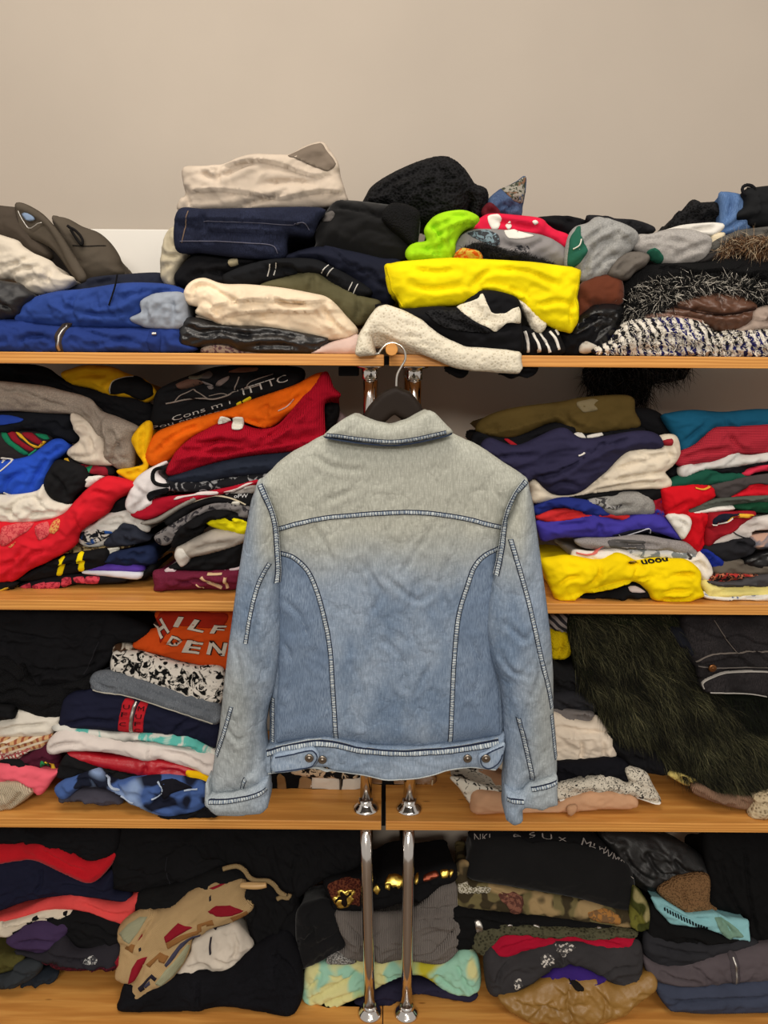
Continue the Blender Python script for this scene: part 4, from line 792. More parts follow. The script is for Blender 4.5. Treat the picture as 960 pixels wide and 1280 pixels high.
EMB = mat('print', (216, 96, 96), (190, 60, 70), scale=130); EMB2 = mat('print', (222, 160, 90), (200, 70, 60), scale=140)
patch(s, 'embroidery', 'E', '5,855 60,838 150,835 130,870 80,900 40,930 5,940', EMB); patch(s, 'embroidery', 'E', '165,850 220,825 245,860 235,890 190,912', EMB); patch(s, 'embroidery', 'E', '240,850 260,815 285,815 290,850 265,880 245,875', EMB2); patch(s, 'embroidery', 'E', '40,945 75,920 60,945', EMB2)
soft('black_polo', 'black polo fold between the red sweatshirt and white shirt', 'polo', 'E', '490,782 545,722 610,700 618,770', 0.08, BLK, d=0.15, R=0.012)
soft('yellow_tank', 'sunny yellow tank top hanging beside the orange sweater', 'tank top', 'E', '632,420 690,348 726,344 724,420 702,500 708,560 655,645 618,622 560,582 640,565 690,545 650,475', 0.07, C(232, 178, 16), d=0.16, R=0.012, wr=0.004, folds=[('g', '700,360 690,450 690,540'), ('g', '580,585 640,590 690,560')])
s = soft('laurel_tee', 'white crinkled shirt with black laurel print under the red sweatshirt', 'shirt', 'E', '360,895 400,855 460,830 490,795 612,772 705,832 718,868 690,874 610,832 560,872 500,940 400,945', 0.075, C(206, 204, 198), d=0.2, R=0.012, wr=0.004, folds=[('g', '500,830 560,810 620,800'), ('g', '480,850 540,840 590,830'), ('g', '630,800 670,830 700,860')])
patch(s, 'laurel_print', 'E', '372,885 450,862 520,865 548,880 500,912 430,940 400,915', mat('print', (24, 26, 32), (206, 204, 198), scale=60, duty=0.52, c3=(40, 80, 150)))
soft('charcoal_tee', 'charcoal blue t-shirt folded under the crinkled white shirt', 't-shirt', 'E', '495,925 560,862 612,822 660,842 700,892 720,915 640,935 520,950', 0.072, C(40, 44, 56), d=0.2, R=0.012)
s = soft('brown_print', 'brown patterned garment edge above the black and yellow top', 'garment', 'E', '330,975 345,930 420,940 500,942 640,930 620,950 520,965 430,975', 0.085, mat('print', (66, 50, 34), (160, 140, 100), scale=50), d=0.16, R=0.008)
patch(s, 'white_tag', 'E', '510,955 575,945 572,968 515,980', TAG, off=0.004)
s = soft('black_yellow_top', 'black sports top with two bright yellow stripes', 'top', 'E', '70,1095 200,1040 330,985 430,968 512,962 508,1035 420,1065 270,1092 120,1118', 0.07, C(20, 20, 22), d=0.2, R=0.014)
patch(s, 'yellow_stripe', 'E', '300,998 326,988 296,1080 268,1088', C(236, 214, 10), off=0.002); patch(s, 'yellow_stripe', 'E', '388,974 412,970 406,1055 380,1066', C(236, 214, 10), off=0.002)
soft('navy_polo', 'navy polo shirt folded above the purple strip', 'polo', 'E', '505,1005 560,972 720,945 748,982 738,1035 640,1040 520,1032', 0.075, C(26, 36, 66), d=0.2, R=0.014)
soft('purple_tee', 'purple t-shirt showing as a thin folded strip', 't-shirt', 'E', '420,1062 480,1038 600,1036 685,1046 672,1068 480,1066', 0.075, C(86, 58, 160), d=0.18, R=0.006, wr=0.001)
soft('white_strip_tee', 'white t-shirt showing as a thin strip under the purple one', 't-shirt', 'E', '395,1074 480,1062 640,1070 684,1080 662,1103 560,1094', 0.072, C(214, 214, 224), d=0.18, R=0.006, wr=0.001)
soft('black_sweatpants', 'black folded sweatpants lying under the purple strip', 'trousers', 'E', '400,1080 560,1090 665,1100 735,1030 748,1060 700,1095 600,1110 450,1110', 0.085, C(18, 18, 20), d=0.16, R=0.008)
s = soft('floral_top', 'black top with pink floral print, lowest on the board', 'top', 'E', '85,1142 150,1118 250,1098 340,1086 420,1086 520,1085 604,1097 592,1118 440,1128 345,1128 290,1152 200,1158', 0.075, C(24, 22, 26), d=0.2, R=0.008, wr=0.002)
FLO = mat('print', (206, 70, 86), (150, 40, 56), scale=70)
for pl in ('95,1142 140,1122 150,1150', '155,1135 215,1115 220,1150 180,1154', '222,1120 290,1115 285,1145 232,1150', '300,1100 340,1092 345,1125 305,1140', '355,1095 400,1090 412,1120 370,1118', '415,1092 480,1090 475,1122 418,1124'): patch(s, 'flower', 'E', pl, FLO, off=0.002)
s = soft('gold_trim_band', 'dark band with yellow trim poking out at the board edge', 'garment', 'E', '0,1128 60,1118 70,1135 20,1158 0,1162', 0.06, C(24, 24, 26), d=0.12, R=0.006); band(s, 'yellow_trim', 'E', '2,1155 50,1140', 2.5, C(226, 190, 60), off=0.003)

# ------------------------------------------------------------------ second shelf, red jersey pile
s = soft('branch_sweatshirt', 'black sweatshirt with flowering branch print, top of the red jersey pile', 'sweatshirt', 'F', '125,312 130,230 155,160 280,102 420,62 700,62 760,88 722,145 560,200 450,245 300,292 180,312', 0.085, C(16, 16, 18), d=0.24, R=0.014, wr=0.003, taper=0.5)
BR = C(128, 118, 110)
for ln, wv in (('80,250 130,240 200,225 290,218 360,222 440,200 470,180 540,165 620,140', 2.2), ('130,240 160,205 205,185 240,165', 1.6), ('240,165 280,190 320,218', 1.6), ('470,180 490,130 500,95', 1.8), ('540,165 560,130 600,110 690,80', 1.4), ('440,200 400,190 330,205', 1.2)): band(s, 'branch_print', 'S', ln, wv, BR, off=0.0015)
for pl, cc in (('140,140 200,110 260,110 300,130 250,150 180,170', (86, 62, 52)), ('260,100 320,62 348,80 330,105', (70, 64, 62)), ('365,150 380,120 440,90 440,110 400,145', (108, 96, 92)), ('290,120 345,140 352,162 330,165', (108, 100, 98)), ('440,70 490,45 600,42 600,60 540,70', (96, 64, 50)), ('205,90 260,90 300,75 280,105 220,110', (80, 78, 66))): patch(s, 'petal_print', 'S', pl, C(*cc), off=0.001)
LET = C(176, 172, 166)
writing(s, 'lettering', 'ITTTC', 'S', (528, 200), (778, 120), 9, LET, bold=-0.004)
writing(s, 'lettering', 'Cons m i', 'S', (120, 350), (450, 250), 6, LET, bold=-0.006)
writing(s, 'lettering', 'Pou ensueno', 'S', (0, 400), (440, 290), 4.5, C(150, 146, 142), bold=-0.006)
patch(s, 'yellow_print', 'S', '480,250 505,235 510,250 482,262', C(206, 186, 30)); patch(s, 'yellow_print', 'S', '515,235 560,208 566,225 520,246', C(206, 186, 30))
s = soft('orange_sweater', 'orange sweater folded between the branch sweatshirt and red jersey', 'sweater', 'F', '93,442 130,352 200,312 350,266 450,238 560,195 720,140 800,97 850,90 872,140 830,170 700,250 612,312 520,292 450,272 400,305 280,362 200,442 130,474', 0.07, C(222, 98, 12), d=0.24, R=0.016, wr=0.004, taper=0.5, folds=[('g', '590,250 610,220 600,280'), ('l', '500,275 560,300 610,310'), ('g', '640,240 700,215 760,170'), ('g', '140,420 220,350 330,300')])
band(s, 'white_piping', 'F', '655,243 690,225 720,195', 1.6, C(214, 190, 180), off=0.003)
s = soft('red_jersey', 'crimson jersey spilling beside the orange sweater, white neck label', 'jersey', 'F', '188,505 205,452 240,402 330,335 440,292 560,322 640,312 700,255 800,135 850,84 880,150 908,182 842,215 842,375 760,405 560,425 400,455 240,508', 0.06, mat('rib', (188, 18, 44), scale=100), d=0.24, R=0.016, wr=0.004, taper=0.45, fh=0.011, folds=[('l', '205,455 300,420 420,425 560,400 680,380 840,350'), ('g', '300,380 420,370 520,380'), ('g', '590,370 680,300 780,200'), ('l', '560,330 640,350 720,290'), ('g', '240,410 330,400 420,360')])
patch(s, 'neck_label', 'F', '466,275 505,270 507,315 468,318', TAG, off=0.005); patch(s, 'neck_label', 'F', '404,300 415,268 440,272 455,285', TAG, off=0.005)
soft('black_lining', 'black mesh garment hanging behind the red jersey', 'garment', 'F', '825,220 890,205 903,262 860,345 830,360', 0.12, C(18, 16, 18), d=0.14, R=0.01)
soft('mauve_blouse', 'greyish mauve blouse tucked behind the denim jacket shoulder', 'blouse', 'F', '850,345 870,310 885,240 945,280 960,300 900,380', 0.15, C(138, 116, 116), d=0.14, R=0.014)
soft('navy_tee', 'dark slate t-shirt folded under the red jersey', 't-shirt', 'F', '192,530 240,503 400,458 560,428 750,415 700,470 600,505 480,515 350,538 240,540', 0.058, C(34, 40, 54), d=0.24, R=0.012, wr=0.003, folds=[('l', '200,520 330,500 480,470 640,455')])
soft('grey_print_tee', 'black t-shirt with grey photo print under the slate one', 't-shirt', 'F', '183,565 188,532 350,532 480,516 600,503 590,545 440,564 280,580', 0.057, mat('print', (28, 28, 32), (150, 150, 152), scale=38, duty=0.55), d=0.22, R=0.008, wr=0.002)
s = soft('white_ringer', 'white t-shirt with black ring collar beside the yellow tank top', 't-shirt', 'F', '18,645 25,602 70,520 160,466 188,460 145,500 190,548 195,575 122,592 112,612 132,632 52,672', 0.05, C(222, 216, 216), d=0.2, R=0.012, wr=0.003, folds=[('g', '60,560 100,600 60,650')])
band(s, 'black_collar', 'F', '186,478 140,490 136,530 160,548 200,555', 5, C(20, 20, 22), off=0.003); patch(s, 'black_panel', 'F', '110,605 120,580 190,562 195,582 140,600 125,618', C(20, 20, 24), off=0.003)
s = soft('red_white_tee', 'dark red t-shirt with blocky white lettering fold', 't-shirt', 'F', '42,672 150,612 300,592 440,565 565,530 560,548 400,592 270,625 200,655 110,694', 0.052, C(166, 18, 40), d=0.22, R=0.008, wr=0.002)
for pl in ('225,612 232,600 300,590 330,580 400,578 402,590 330,592 270,600', '428,580 480,565 520,545 550,540 520,555 470,580'): patch(s, 'white_lettering', 'F', pl, C(220, 206, 204), off=0.002)
soft('grey_tee_edge', 'mid grey t-shirt edge under the dark red one', 't-shirt', 'F', '82,712 150,690 210,655 300,602 310,615 240,652 150,708', 0.05, C(132, 128, 122), d=0.2, R=0.008, wr=0.001)
soft('silver_tee_edge', 'pale grey t-shirt wedge beside the denim shoulder', 't-shirt', 'F', '430,592 480,575 540,550 562,548 555,580 500,590', 0.06, C(176, 170, 164), d=0.18, R=0.006)
s = soft('piped_tee', 'black t-shirt with cream piping and white size tag', 't-shirt', 'F', '183,695 280,632 380,602 530,588 530,645 400,628 300,655 210,722', 0.055, C(22, 22, 24), d=0.22, R=0.01, wr=0.002)
band(s, 'cream_piping', 'F', '240,650 300,622 370,600 420,598 480,612 520,632', 1.8, C(196, 184, 160), off=0.003); patch(s, 'size_tag', 'F', '465,620 494,616 494,634 464,632', TAG, off=0.004)
writing(s, 'lettering', 'oPW', 'Y', (505, 310), (670, 305), 4.5, C(200, 200, 200))
soft('marble_tee', 'grey marbled print t-shirt curving under the piped one', 't-shirt', 'F', '138,775 180,737 330,650 420,628 530,645 525,690 400,662 300,705 190,800', 0.05, mat('print', (116, 112, 112), (46, 44, 48), scale=55, duty=0.55), d=0.22, R=0.01, wr=0.003)
soft('black_long_tee', 'black long-sleeve folded between marbled t-shirt and yellow fold', 't-shirt', 'F', '210,800 260,722 390,655 525,685 518,712 370,695 330,755 230,812', 0.052, C(18, 18, 20), d=0.22, R=0.01)
soft('lemon_tee', 'lemon yellow t-shirt fold beside the denim sleeve', 't-shirt', 'F', '358,712 420,684 520,705 512,755 450,748', 0.05, C(228, 216, 16), d=0.18, R=0.008)
s = soft('stone_sweat', 'stone grey sweatshirt rolled with white ribbed edge', 'sweatshirt', 'F', '258,802 330,765 400,740 512,752 500,795 380,835 290,855 280,872 250,895 222,852 230,815', 0.045, C(170, 162, 152), d=0.22, R=0.014, wr=0.004, folds=[('g', '300,820 380,800 450,790')])
patch(s, 'white_rib', 'F', '222,852 232,820 260,815 285,850 278,872 250,893', C(216, 212, 204), off=0.002)
soft('black_hoodie_fold', 'black hoodie folded directly on the maroon roll', 'hoodie', 'F', '190,905 220,885 280,862 400,825 500,790 495,885 430,912 260,910', 0.05, C(18, 18, 20), d=0.22, R=0.016, wr=0.004, folds=[('g', '350,880 370,850 420,840')])
soft('white_sleeve_edge', 'white sleeve edge squeezed above the maroon roll', 'shirt', 'F', '185,912 215,893 250,912 400,905 440,898 490,892 485,905 300,918', 0.055, C(206, 186, 190), d=0.18, R=0.006)
s = soft('maroon_sweat', 'maroon sweatshirt rolled flat on the board with cream print', 'sweatshirt', 'F', '134,915 200,910 330,912 490,905 482,985 330,988 150,995 138,970', 0.052, mat('heather', (112, 34, 58)), d=0.24, R=0.016, wr=0.003)
for ln, wv in (('340,925 360,945 395,965 420,978', 4.5), ('440,925 438,950 445,978', 4.5), ('365,915 400,915 425,914', 2.5), ('320,955 335,970 345,980', 1.5)): band(s, 'cream_print', 'F', ln, wv, C(210, 178, 140), off=0.0025)
# something grey-black behind, seen beside the chrome posts
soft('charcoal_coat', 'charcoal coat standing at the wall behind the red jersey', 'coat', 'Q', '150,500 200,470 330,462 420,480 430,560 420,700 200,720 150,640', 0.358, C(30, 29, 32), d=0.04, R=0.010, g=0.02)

# ------------------------------------------------------------------ second shelf, yellow sweatshirt pile
Y2 = 0.03
s = soft('olive_sweater', 'olive brown sweatshirt folded on top of the navy hoodie', 'sweatshirt', 'G', '88,215 130,172 240,137 430,112 540,92 725,86 748,150 770,207 700,224 530,238 450,204 390,194 240,254 110,240', 0.08, C(86, 70, 34), d=0.24, R=0.014, wr=0.003, taper=0.5, folds=[('g', '440,150 470,190 520,220'), ('l', '110,235 230,210 330,180 440,150')])
patch(s, 'faded_print', 'G', '500,110 560,95 590,100 570,118 585,140 530,150 510,135', C(124, 112, 84))
s = soft('black_sport_top', 'black sports top with white lettering under the olive sweatshirt', 'top', 'G', '66,300 72,245 110,235 240,250 400,196 470,205 540,236 765,215 760,250 560,275 300,300 140,310', 0.085, C(18, 18, 22), d=0.22, R=0.012)
patch(s, 'white_lettering', 'G', '478,240 515,232 535,256 500,258', WHT, off=0.003); patch(s, 'white_lettering', 'G', '540,246 605,234 608,244 560,260 544,258', WHT, off=0.003); patch(s, 'red_tab', 'G', '198,262 212,258 250,282 236,290', C(170, 30, 40), off=0.003)
soft('knitted_hat', 'round black knitted hat behind the navy hoodie', 'hat', 'G', '740,150 800,138 870,168 925,250 860,268 760,225', 0.10, BLK, d=0.18, R=0.025, wr=0.002)
s = soft('navy_hoodie', 'navy hoodie with crossed sleeves over the cream sweatshirt', 'hoodie', 'G', '108,315 140,262 260,292 440,220 540,264 760,232 850,252 858,302 720,314 620,404 520,480 440,496 380,475 330,425 290,435 180,365', 0.045, C(44, 42, 68), d=0.24, R=0.016, wr=0.004, wl=0.04, fh=0.011, folds=[('l', '300,410 380,380 480,350 580,300'), ('g', '320,420 420,400 540,330 620,290'), ('g', '580,290 650,280 730,260'), ('g', '380,470 440,440 520,460'), ('g', '160,340 240,330 330,330')])
band(s, 'white_logo', 'G', '505,330 520,325 530,316', 2.5, WHT, off=0.003)
s = soft('cream_sweat', 'cream white sweatshirt with red cuff tag under the navy hoodie', 'sweatshirt', 'G', '310,445 345,430 400,485 500,492 620,404 720,312 860,300 850,255 920,252 938,322 908,372 872,402 902,442 882,468 700,474 480,502 330,530 318,480', 0.05, C(222, 210, 190), d=0.24, R=0.016, wr=0.005, folds=[('g', '480,490 600,440 720,420 860,400'), ('g', '640,400 740,360 860,340'), ('g', '740,310 800,330 880,320'), ('g', '560,480 700,450 860,440'), ('g', '870,300 890,340 870,370')])
patch(s, 'red_tag', 'G', '860,268 895,260 892,285 862,288', C(160, 40, 50), off=0.003)
soft('black_thin_tee', 'black t-shirt squeezed under the cream sweatshirt', 't-shirt', 'G', '470,505 700,474 850,460 868,490 820,518 700,500 560,522', 0.055, C(18, 18, 20), d=0.22, R=0.01)
soft('heather_roll', 'rolled grey heather t-shirt with black print edge', 't-shirt', 'G', '555,520 620,505 690,488 770,490 822,520 824,575 720,580 640,578', 0.045, mat('heather', (150, 148, 144)), d=0.22, R=0.016, wr=0.004, folds=[('g', '620,530 660,545 690,530'), ('g', '650,560 680,540 740,540')])
s = soft('ink_print_tee', 'grey t-shirt edge with black ink drawing beside the heather roll', 't-shirt', 'G', '540,530 580,508 650,515 690,545 660,570 600,560', 0.05, mat('print', (60, 58, 60), (150, 148, 146), scale=70), d=0.18, R=0.008)
soft('royal_fold', 'royal blue t-shirt fold above the red one, beside denim', 't-shirt', 'G', '325,560 345,535 430,506 500,510 590,530 645,575 560,585 450,545 345,580', 0.05, C(34, 46, 120), d=0.22, R=0.012)
soft('scarlet_fold', 'scarlet t-shirt fold above the violet sweatshirt', 't-shirt', 'G', '338,585 440,552 600,550 680,575 725,580 700,600 610,590 400,606', 0.048, C(204, 46, 48), d=0.22, R=0.01, folds=[('g', '400,590 480,570 580,570')])
soft('crimson_sliver', 'crimson and blue sleeve ends beside the heather roll', 't-shirt', 'G', '815,515 860,500 880,520 878,590 820,578', 0.06, mat('print', (150, 24, 40), (40, 56, 150), scale=14, duty=0.62), d=0.16, R=0.012)
s = soft('violet_sweat', 'violet blue sweatshirt folded with navy wave print', 'sweatshirt', 'G', '342,610 400,608 580,578 680,604 760,578 870,592 945,682 820,650 650,672 450,675 370,690 350,655', 0.04, C(62, 54, 150), d=0.24, R=0.016, wr=0.004, folds=[('g', '580,600 600,640 590,665'), ('g', '420,620 500,615 560,600')])
patch(s, 'navy_print', 'G', '650,662 700,648 780,632 850,662 800,650 740,664', C(24, 24, 38), off=0.003); band(s, 'white_line', 'G', '672,655 690,668 720,660 760,645 800,632 810,655', 1.3, C(190, 190, 200), off=0.005)
s = soft('grey_panel_tee', 'grey t-shirt with dark patch folded under the violet sweatshirt', 't-shirt', 'H', '0,830 60,815 150,815 320,800 480,825 560,840 610,885 600,910 560,900 420,870 200,870 60,865', 0.038, mat('heather', (150, 144, 142)), d=0.22, R=0.01, wr=0.003)
patch(s, 'dark_patch', 'H', '155,830 200,815 330,818 335,850 300,868 180,858', C(86, 84, 84), off=0.002)
s = soft('sketch_tee', 'white t-shirt with grey sketch print edge', 't-shirt', 'H', '260,885 310,870 420,868 560,888 610,905 590,925 480,920 330,915', 0.034, mat('print', (120, 126, 128), (206, 206, 204), scale=40), d=0.2, R=0.008, wr=0.001)
band(s, 'dark_cuff', 'H', '558,888 575,905 565,918', 3, C(60, 54, 50), off=0.003)
s = soft('white_long_tee', 'white t-shirt with coral seam folded on the yellow sweatshirt', 't-shirt', 'H', '0,880 100,885 200,868 270,885 330,912 480,920 600,912 640,890 692,985 650,1032 600,970 480,935 300,935 120,935 0,935', 0.03, C(226, 218, 206), d=0.22, R=0.012, wr=0.004, folds=[('g', '80,890 150,860 230,875'), ('g', '0,900 80,915 120,925'), ('g', '560,940 620,940 660,980')])
band(s, 'coral_seam', 'H', '2,885 40,892 95,888 140,855', 2, C(214, 110, 100), off=0.003)
ye = [(a, b) for a, b in pts('G', '362,775 420,760 480,755 600,772 680,744 760,782')] + pts('H', '280,945 400,925 480,928 570,935 635,990 637,1060 657,1110 610,1128 560,1142 410,1132 365,1078 300,1035 180,1072 60,1092 10,1122') + pts('G', '500,938 430,938 405,900 382,840')
s = soft('yellow_sweat', 'bright yellow sweatshirt with black lettering lying on the board', 'sweatshirt', 'Q', ye, 0.008, C(244, 212, 4), d=0.26, R=0.02, wr=0.004, wl=0.05, fh=0.012, folds=[('L', 'G', '540,900 650,870 740,850'), ('G', 'H', '295,1025 300,990 330,960'), ('G', 'H', '410,1085 500,1070 590,1075'), ('G', 'G', '420,880 460,840 520,830'), ('G', 'H', '480,1000 560,990 610,1010'), ('G', 'G', '600,780 590,830 550,870'), ('G', 'H', '430,1110 520,1120 600,1090')])
writing(s, 'lettering', 'uoou', 'T', (225, 248), (556, 214), 5.5, C(24, 22, 20), bold=0.03)
s = soft('black_white_base', 'black garment with white print crushed under the yellow sweatshirt', 'garment', 'H', '20,1110 180,1072 300,1038 372,1080 392,1120 200,1125', 0.03, C(16, 16, 18), d=0.22, R=0.012)
patch(s, 'white_print', 'H', '255,1052 290,1045 335,1068 270,1072', C(190, 176, 172), off=0.003)

# ------------------------------------------------------------------ second shelf, teal sweater pile
s = soft('teal_sweater', 'teal blue sweater folded on top of the checked red knit', 'sweater', 'H', '452,210 480,192 600,176 750,186 940,172 962,185 962,262 760,275 690,290 610,350 538,388 512,315', 0.07, C(20, 82, 112), d=0.24, R=0.018, wr=0.003, taper=0.5, folds=[('g', '540,340 600,280 660,230'), ('g', '750,200 760,240 780,265')])
soft('red_check_knit', 'dark red finely checked knit under the teal sweater', 'sweater', 'H', '498,420 540,380 620,342 700,268 830,258 962,255 962,375 880,390 820,388 760,424 640,444 540,456', 0.06, mat('plaid', (158, 30, 48), (104, 22, 36), scale=110, c3=(190, 54, 66)), d=0.24, R=0.014, wr=0.004, folds=[('g', '770,280 800,340 860,380'), ('g', '520,420 640,380 760,370')])
soft('black_notch', 'black cotton fold beside the cream sweatshirt', 'garment', 'H', '455,490 500,455 535,480 545,510 490,525', 0.085, BLK, d=0.16, R=0.012)
soft('white_mesh', 'white mesh jersey folded under the checked red knit', 'jersey', 'H', '525,498 540,456 640,442 700,432 800,388 880,402 962,366 962,400 800,456 640,472 560,505', 0.055, C(206, 204, 200), d=0.22, R=0.01, wr=0.004, folds=[('g', '560,480 600,450 660,450'), ('g', '760,440 830,400 870,405')])
soft('black_sleeve_fold', 'black sleeve folded between white mesh and green sweater', 'sleeve', 'H', '690,470 800,452 962,396 962,436 840,486 740,490', 0.06, C(20, 20, 24), d=0.2, R=0.01)
s = soft('green_sweater', 'bottle green sweater folded above the charcoal one', 'sweater', 'H', '482,560 500,516 560,500 640,472 740,488 860,494 885,518 700,545 600,556', 0.052, C(24, 78, 62), d=0.22, R=0.012, wr=0.002, folds=[('g', '660,530 690,500 760,500')])
s = soft('pink_red_sleeve', 'pinkish red sleeve twisted into the charcoal sweater', 'sleeve', 'H', '845,492 920,458 962,430 962,460 930,480 872,502', 0.05, C(206, 48, 74), d=0.2, R=0.01)
soft('charcoal_sweater', 'charcoal sweater with curled edge above the red sweatshirt', 'sweater', 'H', '685,550 800,522 890,505 962,478 962,540 900,545 860,565 760,618 712,605', 0.048, C(72, 66, 66), d=0.22, R=0.012, wr=0.003)
s = soft('red_sweat', 'vivid red sweatshirt spilling down between two piles', 'sweatshirt', 'H', '442,580 500,562 600,550 690,558 712,605 640,650 575,675 664,690 668,780 645,860 622,888 545,832 582,742 562,706 470,705', 0.04, C(200, 16, 30), d=0.22, R=0.016, wr=0.004, tens=0.35, folds=[('g', '470,690 520,650 570,640'), ('g', '640,720 650,790 620,860'), ('l', '560,700 610,690 664,690')])
band(s, 'gold_trim', 'H', '600,560 640,568 680,556', 2, C(222, 160, 60), off=0.003)
soft('red_fold', 'scarlet sweatshirt fold under the charcoal sweater', 'sweatshirt', 'H', '765,620 860,574 900,538 962,530 962,618 840,606', 0.046, C(206, 24, 40), d=0.22, R=0.012, folds=[('g', '860,590 910,560 962,560')])
soft('olive_grey_tee', 'olive grey t-shirt edge in the red pile', 't-shirt', 'H', '565,680 690,625 860,604 962,596 962,625 800,648 680,672 600,686', 0.044, C(84, 90, 82), d=0.22, R=0.01)
soft('white_edge_tee', 'white t-shirt sliver under the olive grey one', 't-shirt', 'H', '590,690 680,665 790,655 800,668 680,682', 0.042, WHT, d=0.18, R=0.006, wr=0.001)
soft('forest_tee', 'forest green t-shirt fold above the white collared shirt', 't-shirt', 'H', '795,655 900,635 962,645 962,692 880,680', 0.045, C(24, 74, 50), d=0.2, R=0.01)
soft('white_collar_shirt', 'white shirt collar poking out beside the red sweatshirt', 'shirt', 'H', '463,706 490,695 562,704 584,742 546,818 520,792 490,750', 0.034, WHT, d=0.14, R=0.01, folds=[('g', '500,720 540,740 530,780')])
s = soft('navy_red_top', 'navy and red sports top with yellow flash', 'top', 'H', '655,845 668,702 690,685 780,682 892,680 862,724 780,794 700,834', 0.036, C(150, 24, 36), d=0.2, R=0.012)
patch(s, 'navy_panel', 'H', '672,720 700,690 790,682 860,690 760,712 680,738', C(26, 28, 44), off=0.002); patch(s, 'yellow_flash', 'H', '740,720 790,688 870,686 850,702 790,704', C(226, 170, 50), off=0.004); band(s, 'white_flash', 'H', '668,738 720,732 770,705', 1.5, WHT, off=0.004)
s = soft('white_jacket', 'white jacket with dark seam folded at the pile end', 'jacket', 'H', '680,842 780,772 860,724 962,690 962,768 905,775 885,822 760,840', 0.034, C(214, 206, 200), d=0.2, R=0.012, folds=[('g', '830,745 880,760 940,740')])
band(s, 'dark_seam', 'H', '780,760 800,790 860,815 880,820', 1.5, C(40, 40, 46), off=0.003)
soft('peach_scrap', 'peach and grey scarf end beside the white jacket', 'scarf', 'H', '888,830 905,800 962,778 962,850 920,870', 0.03, mat('print', (186, 150, 132), (110, 110, 120), scale=16), d=0.16, R=0.012)
soft('black_bag_fold', 'black nylon jacket folded under the white jacket', 'jacket', 'H', '652,866 760,832 885,818 904,872 822,922 742,934', 0.03, C(34, 34, 38), d=0.22, R=0.012, wr=0.003)
soft('cobalt_fold', 'cobalt blue fold under the black nylon jacket', 'garment', 'H', '628,905 650,868 735,932 702,965 660,945', 0.036, C(26, 44, 136), d=0.16, R=0.01)
soft('black_slick_fold', 'glossy black fold at the end of the red pile', 'jacket', 'H', '862,918 962,848 962,955 920,968', 0.026, BLK4, d=0.2, R=0.012)
soft('stone_fold', 'stone brown sweatshirt fold above the pale yellow shirt', 'sweatshirt', 'H', '700,970 740,934 830,924 880,950 962,958 962,992 820,1004 720,1000', 0.028, C(98, 90, 80), d=0.22, R=0.012)
soft('letter_print_tee', 'black t-shirt edge with red and gold lettering print', 't-shirt', 'H', '668,1024 720,990 820,992 905,996 900,1012 820,1026 740,1034', 0.027, mat('print', (34, 26, 26), (190, 110, 80), scale=120, duty=0.54, c3=(170, 50, 46)), d=0.2, R=0.006)
soft('graphite_fold', 'graphite t-shirt fold above the pale yellow shirt', 't-shirt', 'H', '660,1030 740,1034 820,1022 880,1002 962,994 962,1048 740,1062 700,1050', 0.025, C(72, 70, 72), d=0.2, R=0.008)
soft('pale_yellow_shirt', 'pale yellow shirt folded near the board', 'shirt', 'H', '636,1045 670,1030 742,1062 962,1042 962,1096 700,1110 660,1085', 0.022, C(228, 214, 132), d=0.22, R=0.01, folds=[('g', '700,1085 800,1070 962,1068')])
soft('white_floral_shirt', 'white shirt with blue specks lying on the board', 'shirt', 'H', '645,1085 720,1108 962,1094 962,1132 860,1128 660,1114', 0.02, mat('splatter', (222, 218, 208), (96, 110, 150), scale=120, duty=0.62), d=0.22, R=0.008)

# ------------------------------------------------------------------ third shelf, navy track jacket pile
T3 = dict(lean=0.12, z0=SHELF_Z[3]); T4 = dict(lean=0.30, z0=SHELF_Z[4])
s = soft('black_coat', 'big black coat slumped at the back above the black knit', 'coat', 'I', '0,72 200,74 380,78 480,112 552,150 505,195 430,205 405,262 335,325 240,358 120,352 90,295 0,240', 0.06, C(20, 20, 23), d=0.22, R=0.02, wr=0.006, folds=[('l', '0,190 60,240 120,310'), ('g', '120,290 240,290 340,280'), ('l', '370,190 350,260 330,320'), ('g', '120,340 180,300 300,310'), ('g', '0,140 120,170 250,180')], **T3)
band(s, 'coat_seam', 'I', '372,185 352,240 322,300', 1.2, C(40, 40, 44))
soft('black_pullover', 'black knitted pullover under the big black coat', 'sweater', 'I', '0,240 60,262 110,335 180,362 330,318 425,300 345,345 352,380 262,392 222,475 150,484 40,445 0,410', 0.05, mat('knit', (18, 18, 20)), d=0.2, R=0.02, wr=0.005, **T3)
s = soft('orange_hoodie', 'burnt orange hoodie with white block lettering', 'hoodie', 'R', '205,305 240,250 330,185 400,150 412,30 960,25 960,470 870,462 700,440 560,410 420,370 300,340', 0.065, C(196, 72, 20), d=0.22, R=0.014, wr=0.003, taper=0.5, folds=[('g', '430,290 560,262 700,240')], **T3)
patch(s, 'shadow_fold', 'R', '415,40 900,35 900,150 760,150 560,130 470,190 425,260 412,160', C(150, 34, 16), off=0.001, label='upper fold with its shadow put into the red-orange colour')  # shadow over the upper fold put into the patch colour
LW = C(196, 186, 172); LB = C(40, 22, 18)
for txt, a, b, h, sk in (('H', (428, 225), (492, 172), 19, 0.15), ('I', (520, 135), (560, 140), 13, 0.4), ('L', (625, 155), (745, 178), 13, 0.5), ('F', (795, 185), (890, 190), 10, 0.5), ('D', (465, 275), (560, 292), 13, 0.4), ('E', (588, 322), (716, 338), 14, 0.3), ('N', (770, 340), (905, 358), 16, 0.1)):
    writing(s, 'letter_outline', txt, 'R', a, b, h, LB, off=0.0018, skew=sk, bold=0.06); writing(s, 'letter', txt, 'R', a, b, h, LW, off=0.0026, skew=sk, bold=0.025)
